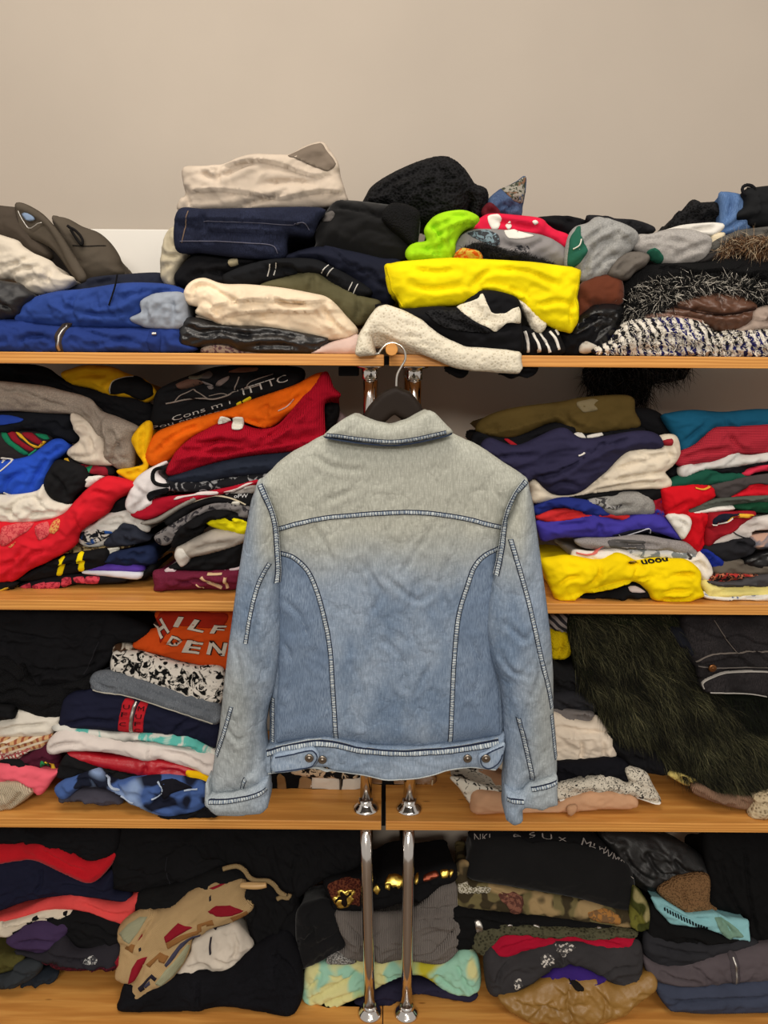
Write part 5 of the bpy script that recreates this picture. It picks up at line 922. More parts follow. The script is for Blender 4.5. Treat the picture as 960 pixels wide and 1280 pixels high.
soft('fur_trim', 'strip of brown fur and white cloth beside the orange hoodie', 'trim', 'I', '420,225 440,195 495,205 510,228 480,232 440,238', 0.075, mat('print', (70, 48, 32), (190, 180, 164), scale=22, duty=0.55), d=0.14, R=0.01, **T3)
BWP = mat('print', (222, 216, 206), (14, 14, 15), scale=58, duty=0.52)
soft('bw_print_tee', 'white t-shirt with dense black drawing under the orange hoodie', 't-shirt', 'I', '408,292 415,250 432,230 530,236 620,266 720,288 830,298 820,425 740,414 640,388 540,345 430,310', 0.05, BWP, d=0.22, R=0.014, wr=0.003, folds=[('g', '715,290 712,340 720,400'), ('g', '430,250 490,270 500,310')], **T3)
s = soft('grey_jeans', 'grey jeans folded slantwise under the black drawing t-shirt', 'jeans', 'I', '333,348 345,315 380,302 440,310 560,345 700,390 815,430 805,498 640,446 480,396 370,380', 0.045, mat('denim', (96, 102, 110), (128, 134, 142)), d=0.22, R=0.01, wr=0.002, fh=0.01, folds=[('l', '350,345 380,330 480,350 640,410 800,460'), ('g', '360,330 390,345 420,360')], **T3)
band(s, 'hem_stitching', 'I', '350,365 480,388 640,435 800,490', 1.4, C(176, 172, 160), off=0.002)
s = soft('track_jacket', 'navy track jacket with zip and two red lettered strips', 'jacket', 'I', '213,495 220,440 235,410 280,385 350,376 500,402 640,448 805,500 805,595 740,575 600,545 400,535 220,520', 0.04, C(24, 26, 46), d=0.22, R=0.02, wr=0.003, folds=[('g', '640,540 680,500 720,480'), ('g', '240,500 330,480 420,490')], **T3)
RS = C(176, 30, 40); INK = C(46, 14, 18)
patch(s, 'red_strip', 'R', '150,690 218,702 205,760 190,850 185,940 110,930 112,850 130,760', RS, off=0.002); patch(s, 'red_strip', 'R', '262,715 322,718 305,800 292,880 285,942 218,940 218,880 235,790', RS, off=0.002)
band(s, 'zip', 'R', '238,706 215,780 202,860 198,945', 5, SIL, off=0.003)
for ch, x, y_ in (('U', 150, 745), ('F', 136, 800), ('C', 122, 875)): writing(s, 'letter', ch, 'R', (x-4, y_+5), (x+44, y_+9), 5.5, INK, off=0.004)
for ch, x, y_ in (('M', 256, 765), ('U', 240, 820), ('F', 230, 878), ('C', 226, 930)): writing(s, 'letter', ch, 'R', (x-2, y_+3), (x+44, y_+7), 5.5, INK, off=0.004)
soft('teal_print_tee', 'white t-shirt with teal and black brush print under the track jacket', 't-shirt', 'I', '193,525 225,505 400,533 520,538 600,542 700,545 745,572 805,610 805,632 720,608 560,585 300,540', 0.038, mat('print', (214, 212, 204), (92, 180, 170), scale=13, duty=0.56, c3=(40, 46, 48)), d=0.2, R=0.01, wr=0.003, **T3)
soft('white_sweat', 'white sweatshirt folded above the red leather', 'sweatshirt', 'I', '168,602 180,562 230,525 300,536 400,562 560,578 720,604 805,628 798,700 720,675 600,636 560,640 400,610 260,606 190,618', 0.03, C(216, 206, 200), d=0.22, R=0.014, wr=0.003, folds=[('g', '180,600 220,575 300,570'), ('l', '560,580 555,610 565,640'), ('g', '600,600 700,620 780,660')], **T3)
s = soft('red_leather', 'shiny red leather jacket with yellow end under the white sweatshirt', 'jacket', 'I', '258,608 400,628 560,638 690,658 785,692 772,735 640,705 540,695 400,670 270,636', 0.03, mat('leather', (170, 18, 34), rough=0.4), d=0.2, R=0.01, wr=0.002, folds=[('g', '540,640 545,665 535,695'), ('g', '600,670 660,672 700,690')], **T3)
patch(s, 'yellow_end', 'I', '700,668 740,675 785,694 772,732 730,712 702,690', C(230, 182, 10), off=0.003)
soft('black_middle_tee', 'black t-shirt folded above the bleached blue jeans', 't-shirt', 'I', '210,700 240,622 270,622 400,672 540,698 610,708 420,725 300,728', 0.03, C(20, 20, 22), d=0.2, R=0.012, wr=0.004, **T3)
s = soft('bleached_jeans', 'blue bleach-splashed jeans spread at the board edge', 'jeans', 'I', '198,748 225,722 260,710 350,680 420,720 480,715 560,705 640,705 768,735 765,812 685,842 600,848 480,798 440,765 380,745 300,740 240,785 210,775', 0.004, mat('camo', (66, 92, 148), (22, 26, 42), scale=17, duty=0.55, c3=(130, 152, 190)), d=0.24, R=0.012, wr=0.004, folds=[('g', '260,720 330,705 360,740'), ('g', '400,690 440,740 470,780'), ('g', '590,730 600,770 570,800')], **T3)
patch(s, 'black_tear', 'I', '600,712 640,706 690,720 720,735 650,750 620,772 600,755 610,730', C(20, 20, 28), off=0.002)
for ln in ('395,690 415,730 445,750', '570,775 600,765 610,735 590,712', '450,770 500,790', '690,745 740,740'): band(s, 'bleach_streak', 'I', ln, 2, C(176, 190, 210), off=0.002)
soft('slate_under_tee', 'slate t-shirt lying under the bleached jeans', 't-shirt', 'I', '225,790 250,745 380,745 445,770 448,798 330,796', 0.03, C(72, 70, 82), d=0.2, R=0.01, **T3)
soft('black_under_jeans', 'black trousers lying flat under the bleached jeans', 'trousers', 'I', '590,848 690,842 770,812 805,790 810,850 700,862 640,862', 0.004, C(20, 20, 24), d=0.22, R=0.008, **T3)

# third shelf, small pile of pink and plaid
soft('white_crew', 'off-white sweater folded on the tan plaid', 'sweater', 'I', '0,492 60,455 140,470 215,480 195,522 150,548 0,550', 0.05, C(214, 208, 196), d=0.2, R=0.012, wr=0.003, folds=[('g', '0,520 80,505 170,500')], **T3)
soft('black_ring_bag', 'black bag handle with white edge curling over the off-white sweater', 'bag', 'I', '0,418 30,432 44,452 38,480 0,502', 0.035, C(18, 18, 20), d=0.1, R=0.012, **T3)
soft('plaid_shirt', 'tan and rust plaid shirt above the pink sweater', 'shirt', 'I', '0,552 150,545 190,536 175,570 140,594 60,605 0,612', 0.05, mat('plaid', (196, 156, 110), (150, 84, 60), scale=24, ang=0.3, c3=(216, 200, 176)), d=0.2, R=0.01, **T3)
soft('check_shirt', 'white shirt with thin red checks under the tan plaid', 'shirt', 'I', '0,606 60,600 112,590 80,618 40,636 0,640', 0.045, mat('plaid', (222, 208, 192), (170, 60, 60), scale=34, ang=0.35, c3=(160, 90, 90)), d=0.2, R=0.008, **T3)
s = soft('maroon_sweater', 'maroon sweater with green and yellow stripes above the pink one', 'sweater', 'I', '60,630 110,605 160,580 205,548 225,585 212,670 190,682 110,650', 0.055, C(74, 24, 42), d=0.18, R=0.012, **T3)
patch(s, 'green_stripe', 'I', '164,622 176,622 182,655 168,650', C(40, 130, 76), off=0.002); patch(s, 'yellow_stripe', 'I', '180,624 190,626 206,668 196,668', C(226, 196, 60), off=0.002)
soft('black_thin_sweater', 'thin black sweater pressed on the pink one', 'sweater', 'I', '0,640 60,632 120,652 190,684 150,690 80,668 0,662', 0.045, C(20, 20, 22), d=0.2, R=0.008, **T3)
soft('pink_sweater', 'salmon pink sweater with dangling corner', 'sweater', 'I', '0,658 80,662 190,684 222,668 188,715 150,764 120,757 60,735 0,728', 0.03, C(228, 96, 112), d=0.2, R=0.01, wr=0.003, folds=[('g', '0,712 60,715 120,750')], **T3)
soft('cream_rib_roll', 'rolled cream rib-knit sweater on the board', 'sweater', 'I', '0,728 40,722 75,730 113,762 62,806 10,828 0,828', 0.02, mat('rib', (196, 180, 154), scale=90, ang=0.5), d=0.2, R=0.016, folds=[('g', '80,750 50,790 20,810')], **T3)

# third shelf, behind the jacket: striped bag
s = soft('striped_blanket', 'black, tan and white striped jacket lying on the board behind the posts', 'jacket', 'L', '240,80 400,70 560,85 585,120 585,182 505,192 400,200 330,192 245,196', 0.12, C(18, 18, 20), d=0.2, R=0.012, wr=0.002, lean=0.05, z0=SHELF_Z[3])
for pl, cc in (('280,90 308,90 318,194 290,194', (146, 110, 70)), ('362,98 404,98 402,200 355,196', (156, 122, 84)), ('408,90 502,92 500,190 410,184', (214, 204, 190)), ('520,100 585,100 582,182 520,186', (214, 204, 190))): patch(s, 'stripe', 'L', pl, mat('cotton', cc), off=0.002)
band(s, 'zip', 'L', '511,95 511,185', 3, C(84, 74, 64), off=0.003)
s = soft('brown_satchel', 'brown leather satchel with pale piping between the posts', 'bag', 'L', '628,95 740,92 852,92 846,150 820,180 740,186 640,182', 0.14, mat('leather', (132, 94, 58), rough=0.45), d=0.14, R=0.01, wr=0.002, lean=0.05, z0=SHELF_Z[3])
patch(s, 'black_panel', 'L', '662,100 702,100 705,178 664,178', C(14, 14, 15), off=0.003); band(s, 'pale_piping', 'L', '632,178 740,182 815,176 838,150 846,100', 2.2, C(190, 170, 140), off=0.004)
soft('zebra_scarf', 'black and cream scribble scarf just under the jacket hem', 'scarf', 'L', '330,80 430,58 540,72 570,98 480,102 400,98', 0.10, mat('print', (196, 170, 140), (20, 18, 18), scale=45), d=0.1, R=0.01, **T3)
soft('blue_patch_shirt', 'dark shirt with pale blue check behind the jacket side', 'shirt', 'b', '500,540 560,380 580,500 560,640 500,660', 0.12, mat('plaid', (30, 32, 40), (110, 116, 122), scale=20), d=0.16, R=0.012, **T3)
soft('cream_shirt_b', 'cream shirt standing behind the jacket sleeve', 'shirt', 'b', '495,670 560,470 640,470 640,680', 0.10, CRM, d=0.16, R=0.012, **T3)
soft('added_black_heap', 'added heap of black clothes darkening the back behind the denim jacket', 'garment', 'Q', '270,780 480,778 690,780 720,960 640,990 480,990 270,985', 0.358, C(16, 16, 18), d=0.04, R=0.010, wr=0.004, g=0.016)  # thin black slab, added to make the recess behind the jacket dark

# third shelf, fur coat pile
s = soft('grey_stripe_scarf', 'grey striped scarf stuffed under the board beside denim sleeve', 'scarf', 'J', '140,92 235,90 238,130 225,160 150,160', 0.10, mat('stripes', (150, 140, 136), (46, 44, 48), scale=26, ang=0.9), d=0.16, R=0.012, **T3)
soft('yellow_beanie', 'yellow knitted hat peeking out beside the green fur', 'hat', 'J', '140,150 200,158 232,185 234,215 215,250 150,255', 0.09, mat('knit', (206, 178, 10)), d=0.16, R=0.02, **T3)
soft('black_mesh_top', 'black frilly top under the yellow knitted hat', 'top', 'J', '140,262 200,285 255,272 275,330 270,378 150,385', 0.085, C(26, 26, 28), d=0.18, R=0.014, wr=0.006, wl=0.02, **T3)
soft('dark_grey_jeans', 'dark grey jeans folded above the cream fleece', 'jeans', 'J', '140,390 290,380 330,440 305,462 250,452 140,440', 0.08, C(42, 42, 46), d=0.18, R=0.012, **T3)
soft('grey_felt', 'mid grey felt sweater edge above the cream fleece', 'sweater', 'J', '140,440 250,450 308,458 302,497 240,490 140,472', 0.075, C(112, 106, 104), d=0.18, R=0.008, **T3)
soft('cream_fleece', 'cream fleece pullover folded twice above black fabric', 'pullover', 'J', '130,470 240,490 300,498 322,475 362,522 350,534 372,538 394,622 300,635 180,648 130,650', 0.06, C(220, 206, 188), d=0.2, R=0.014, wr=0.004, fh=0.01, folds=[('l', '165,530 240,535 300,530 360,530'), ('g', '180,505 260,520 340,525'), ('g', '250,540 262,590 250,640'), ('g', '330,540 345,590 340,625')], **T3)
soft('black_wrap', 'black ruched wrap folded above the newsprint cloth', 'wrap', 'J', '130,650 290,632 400,630 448,665 442,724 350,696 240,712 130,728', 0.05, C(16, 16, 22), d=0.2, R=0.014, wr=0.006, wl=0.025, **T3)
NP = mat('print', (206, 198, 182), (40, 38, 38), scale=170, duty=0.57)
s = soft('newsprint_shirt', 'cream shirt with newspaper print and white edge', 'shirt', 'J', '150,790 175,735 240,712 350,692 440,722 432,672 500,680 530,730 562,790 540,800 440,768 350,754 240,775', 0.035, NP, d=0.2, R=0.01, wr=0.003, **T3)
band(s, 'white_edge', 'J', '180,785 260,768 350,752 440,766 540,797 558,790', 2.2, WHT, off=0.003)
soft('newsprint_collar', 'cream shirt collar with black floral print spread beside jacket hem', 'collar', 'M', '252,100 330,118 400,140 465,160 465,170 360,160 330,198 318,190 285,140', 0.035, mat('print', (206, 200, 186), (40, 38, 36), scale=60, duty=0.56), d=0.1, R=0.006, wr=0.002, **T3)
s = soft('tan_trousers', 'light tan trousers with knotted tie on the board', 'trousers', 'M', '328,205 352,158 460,172 620,215 700,190 800,158 880,158 948,182 948,220 830,225 700,235 600,232 480,236 345,236', 0.02, C(196, 152, 118), d=0.22, R=0.014, wr=0.003, folds=[('g', '480,220 560,212 640,215'), ('l', '330,215 345,180 360,165')], **T3)
soft('tie_knot', None, None, 'M', '692,212 722,205 725,222 705,244 695,240', 0.006, C(190, 146, 112), d=0.02, R=0.006, wr=0.002, parent=s, **T3)
FUR = C(24, 30, 14)
s = soft('fur_coat', 'dark olive green fur coat sprawling under the black denim jacket', 'coat', 'J', '240,100 440,95 640,100 662,235 722,362 802,402 900,520 962,562 962,740 905,782 800,772 680,722 585,664 520,584 440,574 370,535 320,432 272,382 240,255', 0.045, FUR, d=0.22, R=0.035, wr=0.008, wl=0.06, folds=[('g', '400,150 420,260 440,300'), ('g', '660,330 760,420 860,540'), ('g', '560,420 660,560 780,660')], **T3)
strands(s, 'fur', 30000, 0.042, 0.0007, [(20, 20, 13), (32, 33, 21), (13, 13, 10), (56, 56, 36), (86, 83, 58)], dirn=(0.5, -0.45, -0.75), spread=0.6, seedv=31, curl=0.3, off=0.002, tonevar=0.7)
s = soft('dark_fur_vest', 'nearly black fur vest lying behind the olive fur', 'vest', 'J', '700,390 800,385 962,395 962,575 900,540 800,430', 0.06, C(14, 18, 10), d=0.18, R=0.02, **T3)
strands(s, 'fur', 5000, 0.03, 0.0007, [(14, 16, 10), (24, 30, 14), (10, 10, 8)], dirn=(0.4, -0.45, -0.75), spread=0.5, seedv=33, curl=0.3)
soft('black_skirt_fold', 'black folded skirt under the olive fur', 'garment', 'J', '365,540 440,575 520,586 592,672 590,695 460,668 392,606', 0.055, BLK, d=0.2, R=0.012, **T3)
BD_ = mat('denim', (34, 32, 34), (62, 58, 60))
s = soft('black_denim_jacket', 'faded black denim jacket with cuff button on the fur coat', 'jacket', 'J', '650,92 800,90 962,92 962,300 900,298 820,298 715,330 700,292 670,240', 0.035, BD_, d=0.22, R=0.014, wr=0.003, **T3)
s2 = soft('cuff', None, None, 'J', '713,345 730,330 800,305 870,298 962,298 962,402 890,388 750,384 720,368', 0.028, BD_, d=0.1, R=0.01, wr=0.002, parent=s, **T3)
band(s2, 'worn_edge', 'J', '722,365 716,345 740,328 800,306 870,300 960,300', 1.6, C(170, 166, 160), off=0.003); band(s2, 'worn_edge', 'J', '745,380 890,384 960,398', 1.4, C(170, 166, 160), off=0.003)
band(s, 'seam', 'J', '760,100 790,150 840,215', 5, BD_, off=0.003); band(s, 'stitching', 'J', '690,262 740,232 840,218 960,215', 1.5, C(120, 112, 106), off=0.003); band(s, 'stitching', 'J', '752,100 782,152 832,218', 1.0, C(120, 112, 106), off=0.005)
band(s, 'band_fade', 'J', '700,280 800,285 960,285', 1.2, C(110, 104, 100), off=0.003)
c = at_y(*pts('J', '748,282')[0], 0.035+0.12*0.17)
o = lathe('cuff_button', [(0.0085, 0), (0.0085, 0.002), (0.006, 0.004), (0.004, 0.003), (0.001, 0.005)], (0, 0, 0), mat('metal', (140, 96, 60), rough=0.35), s.o, n=18); o.rotation_euler = (math.pi/2, 0, 0); o.location = Vector(c)-Vector(s.origin)-Vector((0, 0.004, 0))
soft('dark_blue_collar', 'dark navy collar fold tucked between fur and black denim', 'collar', 'J', '545,150 600,130 650,150 690,270 660,260 600,190', 0.05, C(24, 26, 34), d=0.14, R=0.012, **T3)
soft('butter_scrap', 'pale butter yellow cloth under the olive fur', 'garment', 'J', '585,682 640,680 700,712 690,726 650,728', 0.055, C(206, 186, 110), d=0.14, R=0.006, **T3)
soft('taupe_rib_knit', 'taupe rib-knit sweater edge under the olive fur', 'sweater', 'J', '686,738 720,735 800,770 925,775 905,812 832,815 700,770', 0.03, mat('rib', (150, 118, 96), scale=110), d=0.2, R=0.01, **T3)
soft('boucle_sweater', 'cream and tan boucle sweater at the board end', 'sweater', 'J', '898,845 915,805 932,768 962,748 962,860 930,860', 0.015, mat('boucle', (96, 78, 56), (190, 172, 140), scale=150, duty=0.25), d=0.2, R=0.014, **T3)
soft('added_black_fill', 'added black garments darkening the back of the fur pile', 'garment', 'Q', '720,782 850,776 962,776 962,960 850,960 760,940 690,900 690,800', 0.358, C(14, 14, 15), d=0.04, R=0.010, wr=0.004, g=0.016)  # thin black slab, added so the back of this pile goes dark

# ------------------------------------------------------------------ lowest shelf
soft('added_black_bale', 'added long bale of black clothes darkening the back of the lowest shelf', 'garment', 'Q', '0,1016 250,1016 480,1016 720,1016 962,1016 962,1180 720,1190 480,1190 240,1190 0,1180', 0.358, C(12, 12, 13), d=0.04, R=0.010, wr=0.004, taper=0.1, g=0.016)  # thin black slab, added to darken the gap under the board
soft('red_fleece', 'red fleece pullover folded on the navy sweatshirt', 'pullover', 'K', '0,152 60,142 140,135 240,166 330,212 422,170 434,190 345,290 240,262 130,210 60,210 0,236', 0.085, mat('fleece', (190, 24, 36)), d=0.16, R=0.016, wr=0.003, folds=[('g', '150,160 240,210 330,250')], **T4)
soft('black_shawl', 'black shawl lying over the red fleece under the board', 'shawl', 'K', '0,100 100,78 260,76 430,80 428,172 330,208 240,165 140,135 0,150', 0.08, C(20, 20, 23), d=0.14, R=0.014, wr=0.005, **T4)
soft('navy_crew', 'dark navy sweatshirt folded between red fleece and coral shirt', 'sweatshirt', 'K', '0,262 70,206 140,204 240,262 345,292 415,252 420,332 476,340 470,368 300,346 120,356 0,430', 0.085, C(26, 28, 48), d=0.18, R=0.018, wr=0.004, folds=[('g', '150,220 155,280 120,330'), ('g', '220,290 320,310 420,320')], **T4)
s = soft('coral_shirt', 'coral shirt curving around the navy sweatshirt pile', 'shirt', 'K', '0,462 60,405 170,358 290,338 340,356 440,372 508,340 512,372 470,442 420,434 330,398 200,390 90,416 0,470', 0.08, C(222, 78, 76), d=0.18, R=0.012, wr=0.003, folds=[('g', '300,360 400,395 470,400')], **T4)
s = soft('spotted_scarf', 'cream scarf with black jagged spots', 'scarf', 'K', '0,470 90,414 180,388 264,396 232,432 130,438 60,474 10,494', 0.078, C(216, 204, 184), d=0.16, R=0.012, wr=0.004, **T4)
for pl in ('125,408 140,400 150,412 135,420', '170,415 200,412 195,425 178,425', '235,395 250,392 248,405 238,404', '45,470 90,450 80,465 55,478', '100,432 120,425 115,440'): patch(s, 'black_spot', 'K', pl, BLK, off=0.002)
soft('black_jumper', 'black jumper crumpled beside the purple fold', 'sweater', 'K', '125,440 262,400 330,402 452,442 440,530 330,545 280,536 225,480', 0.075, C(18, 18, 20), d=0.18, R=0.018, wr=0.005, folds=[('g', '290,440 360,450 430,490')], **T4)
soft('purple_skirt', 'dusky purple garment folded under the spotted scarf', 'skirt', 'K', '15,515 60,475 110,442 242,446 235,492 165,552 90,546', 0.07, C(62, 46, 78), d=0.16, R=0.014, wr=0.003, folds=[('g', '60,510 130,500 200,510')], **T4)
s = soft('grey_maroon_top', 'dark grey top with maroon tweed hem and pale print', 'top', 'K', '45,555 150,555 230,492 290,540 440,520 436,604 320,620 210,616 150,580', 0.07, C(40, 38, 44), d=0.18, R=0.014, wr=0.003, **T4)
patch(s, 'maroon_hem', 'K', '155,580 240,590 330,590 430,585 434,602 320,617 212,612', mat('boucle', (84, 22, 36), (56, 20, 30), scale=200), off=0.002); patch(s, 'pale_print', 'K', '320,565 345,542 370,550 368,566', mat('print', (190, 190, 188), (60, 60, 64), scale=120), off=0.003)
soft('olive_sock', 'olive cloth end at the board beside the dark wool sock', 'garment', 'K', '0,585 60,560 84,576 45,615 0,655', 0.08, C(74, 70, 34), d=0.14, R=0.01, **T4)
soft('wool_sock', 'dark grey wool sleeve end lying on the board', 'sleeve', 'K', '0,684 30,630 62,590 145,580 145,622 75,672 22,690', 0.07, C(46, 50, 54), d=0.14, R=0.012, wr=0.003, **T4)
soft('slate_scrap', 'slate blue cloth flat on the board beside the wool sleeve', 'garment', 'K', '78,668 150,602 215,620 186,658', 0.10, C(36, 42, 50), d=0.12, R=0.006, lean=0.9, z0=SHELF_Z[4])
s = soft('black_trouser_stack', 'wide black trousers folded behind the tapestry bag', 'trousers', 'K', '412,300 415,150 430,80 700,78 962,80 962,190 830,236 800,256 640,306 520,330 425,320', 0.09, C(18, 18, 20), d=0.15, R=0.02, wr=0.004, **T4)
band(s, 'side_seam', 'K', '628,180 625,235 635,290', 1, C(40, 40, 44))
soft('black_cardigan', 'black cardigan folded just above the tapestry bag', 'cardigan', 'K', '500,400 520,334 640,306 830,236 925,262 962,300 962,470 900,420 740,420 590,430', 0.075, C(20, 20, 21), d=0.16, R=0.02, wr=0.005, **T4)
soft('white_fleece', 'white fleece crumpled under the tapestry bag', 'sweatshirt', 'U', '290,688 380,560 400,490 500,430 600,400 650,440 700,505 690,525 640,570 560,640 500,635 450,625 360,675', 0.055, C(206, 196, 182), d=0.16, R=0.018, wr=0.004, folds=[('g', '500,550 560,580 610,570'), ('g', '600,430 625,490 600,560'), ('g', '360,620 430,590 480,600')], **T4)
s = soft('black_jeans', 'black denim jeans lying flat on the board under the white fleece', 'jeans', 'U', '28,835 30,780 60,700 140,690 300,670 420,640 560,640 700,520 860,430 935,560 950,740 900,848 760,838 560,812 440,830 380,835 200,840', 0.025, mat('denim', (14, 14, 18), (26, 26, 32)), d=0.18, R=0.016, wr=0.004, folds=[('g', '430,660 430,740 420,800'), ('l', '820,560 815,650 870,745'), ('g', '820,540 890,600 930,700')], lean=0.55, z0=SHELF_Z[4])
c = at_y(*pts('U', '402,800')[0], 0.02+0.55*0.02)
TAP = mat('rib', (216, 182, 132), scale=170, ang=0.7)
b = soft('tapestry_bag', 'beige tapestry drawstring bag with red diamonds and stepped patterns', 'bag', 'U', '10,470 30,420 80,375 150,345 210,352 300,320 380,250 480,208 560,198 655,195 662,280 690,310 692,345 640,380 580,410 480,440 440,470 390,490 370,560 330,640 260,720 180,780 140,806 100,806 72,770 66,720 0,690 10,620 25,540', 0.028, TAP, d=0.15, R=0.028, wr=0.003, wl=0.06, folds=[('g', '66,715 100,700 140,640 160,560'), ('g', '215,355 180,400 130,480'), ('g', '20,520 60,500 100,520')], lean=0.40, z0=SHELF_Z[4])
RED = mat('rib', (170, 34, 52), scale=170, ang=0.7); BRN = mat('rib', (176, 124, 72), scale=170, ang=0.7); BLU = mat('rib', (84, 82, 104), scale=170, ang=0.7); SAG = mat('rib', (190, 190, 156), scale=170, ang=0.7); DRK = C(38, 34, 44)
for nm, pl, m_ in (('red_diamond', '480,315 520,290 590,285 655,325 600,340 520,342', RED), ('red_diamond', '262,440 330,375 402,398 340,432 270,470', RED), ('red_diamond', '75,690 100,600 130,550 180,535 150,600 115,660', RED), ('red_edge', '480,220 530,205 560,202 500,222', RED), ('red_edge', '130,460 150,430 150,450', RED), ('red_edge', '2,600 18,575 22,610 4,640', RED),
                   ('brown_patch', '590,350 670,330 675,365 600,390', BRN), ('brown_step', '425,385 500,362 508,395 470,400 470,388 445,395 445,428 425,432', BRN), ('brown_step', '270,470 340,440 430,415 430,440 350,465 280,505', BRN), ('brown_step', '172,575 240,520 285,540 262,575 235,565 232,548 192,592', BRN), ('brown_patch', '60,510 100,470 118,480 105,520', BRN),
                   ('blue_wave', '262,585 300,530 340,480 400,455 440,450 430,470 380,482 340,510 310,555 270,600', BLU), ('sage_band', '215,680 262,620 320,560 370,500 380,520 350,600 300,660 240,705', SAG), ('sage_band', '25,450 70,400 130,365 170,360 130,420 90,470', SAG),
                   ('dark_step', '133,690 200,625 225,650 215,665 196,645 160,685 165,705 145,718', DRK), ('dark_step', '500,420 580,402 582,412 515,428 512,440 502,440', DRK), ('blue_patch', '160,685 188,660 192,680 170,700', BLU), ('dark_mark', '484,250 492,242 496,262 486,268', DRK), ('dark_mark', '136,495 148,488 150,502 140,508', DRK)):
    patch(b, nm, 'U', pl, m_, off=0.0012, tens=0.0)
ROPE = mat('rib', (186, 160, 116), scale=260, ang=0.8)
def at_plane(crop, line, Y, kw, up=0.0):
    return [tuple(at_y(p, q, Y, kw['lean'], kw['z0'])) for p, q in pts(crop, line)]
tube('rope', at_plane('U', '555,105 590,95 630,92 665,115 685,145 720,162 780,165 815,190 835,218 870,240', 0.04, T4), 0.0052, ROPE, b.o, n=10)
tube('rope_end', at_plane('U', '825,255 850,245 880,250 890,230', 0.04, T4), 0.005, ROPE, b.o, n=8)
tube('wooden_toggle', at_plane('U', '642,186 670,187 700,188 740,188 772,184', 0.03, T4), lambda t: 0.0058+0.0022*math.sin(math.pi*t), mat('wood', (206, 166, 110), (222, 186, 134), rough=0.4), b.o, n=12)
band(b, 'black_zip', 'U', '490,462 486,500 490,535', 2.2, DRK)

# lowest shelf, middle
s = soft('black_wool_heap', 'black wool coat heaped between tapestry bag and gold buckle belt', 'coat', 'L', '0,290 200,285 420,290 585,290 585,420 450,480 360,540 362,600 372,770 362,900 330,880 270,740 200,720 165,620 165,520 80,410 0,400', 0.075, C(17, 17, 19), d=0.15, R=0.02, wr=0.006, folds=[('l', '365,540 290,640 275,760 300,890'), ('g', '350,380 330,470 360,560'), ('g', '200,560 180,640 200,710')], **T4)
s = soft('gold_buckle_top', 'black top with maroon brocade band and gold filigree clasp', 'top', 'Z', '20,230 80,195 240,170 320,200 400,140 490,120 600,140 800,110 820,200 720,240 600,330 480,350 330,390 100,390 60,330', 0.055, C(17, 17, 19), d=0.16, R=0.014, wr=0.003, **T4)
patch(s, 'brocade_band', 'Z', '45,235 90,200 235,175 240,335 200,340 90,330', mat('boucle', (66, 26, 22), (110, 60, 40), scale=220), off=0.002)
GOLD = mat('metal', (230, 196, 96), rough=0.3)
patch(s, 'gold_clasp', 'Z', '75,310 85,285 110,280 105,250 130,238 150,250 185,238 212,262 190,290 205,300 180,335 140,360 105,355 95,330', GOLD, off=0.004); patch(s, 'clasp_centre', 'Z', '120,265 130,250 142,262 160,275 185,258 190,268 162,290 165,330 145,345 128,320 132,300 110,300 95,318 90,308 112,285 124,284', C(26, 16, 12), off=0.006)
for pl in ('390,180 410,145 450,138 490,150 488,185 455,205 430,190 410,235 395,225', '320,250 335,215 362,240 345,270', '720,130 768,125 765,160 735,165', '568,150 590,140 585,175 570,180', '775,130 800,128 780,165'): patch(s, 'gold_trim', 'Z', pl, GOLD, off=0.004)
patch(s, 'copper_trim', 'Z', '620,150 690,130 715,150 660,168 622,172', mat('metal', (150, 80, 60), rough=0.4), off=0.003)
soft('black_velvet', 'black velvet garment drooping left of the grey knit', 'garment', 'L', '350,600 420,560 470,560 520,600 530,720 470,760 400,795 362,790', 0.06, mat('suede', (20, 20, 22)), d=0.15, R=0.02, wr=0.005, **T4)
soft('grey_rib_sweater', 'grey melange rib-knit sweater crumpled behind the two posts', 'sweater', 'L', '488,605 560,598 640,608 780,592 860,512 935,495 940,600 955,705 885,785 740,768 640,775 560,770 468,765 530,722', 0.05, mat('rib', (124, 117, 112), scale=75), d=0.16, R=0.02, wr=0.005, wl=0.04, fh=0.012, folds=[('l', '500,640 600,690 700,650 800,620 930,610'), ('g', '760,600 830,580 920,570'), ('l', '640,770 660,690 740,650'), ('g', '780,740 860,720 930,640'), ('g', '520,620 580,680 600,760')], **T4)
soft('lime_dress', 'lime, mint and yellow satin dress rumpled on the navy cloth', 'dress', 'L', '368,885 385,802 420,790 560,768 750,772 900,772 962,730 1010,760 1022,860 985,895 900,885 800,825 700,842 620,885 540,920 470,948 385,925', 0.064, mat('camo', (216, 212, 150), (156, 204, 180), scale=11, duty=0.5, c3=(190, 180, 50)), d=0.17, R=0.016, wr=0.006, wl=0.03, folds=[('g', '400,900 480,860 580,800'), ('g', '420,930 520,890 600,860'), ('g', '380,880 430,830 430,800'), ('g', '850,800 900,850 960,870'), ('g', '640,800 680,830 730,820'), ('g', '930,770 960,830 1000,880')], **T4)
soft('navy_joggers', 'dark navy cloth lying flat under the lime dress', 'trousers', 'L', '478,952 560,925 620,892 730,852 830,852 962,884 1010,890 985,915 900,905 780,888 700,926 560,950', 0.066, C(40, 38, 58), d=0.16, R=0.008, wr=0.003, lean=0.5, z0=SHELF_Z[4])
soft('grey_melange_cuff', 'pale grey sequinned cuff beside the lime dress', 'cuff', 'L', '460,775 500,735 560,765 555,778', 0.055, mat('boucle', (90, 88, 86), (170, 168, 164), scale=240), d=0.1, R=0.008, **T4)

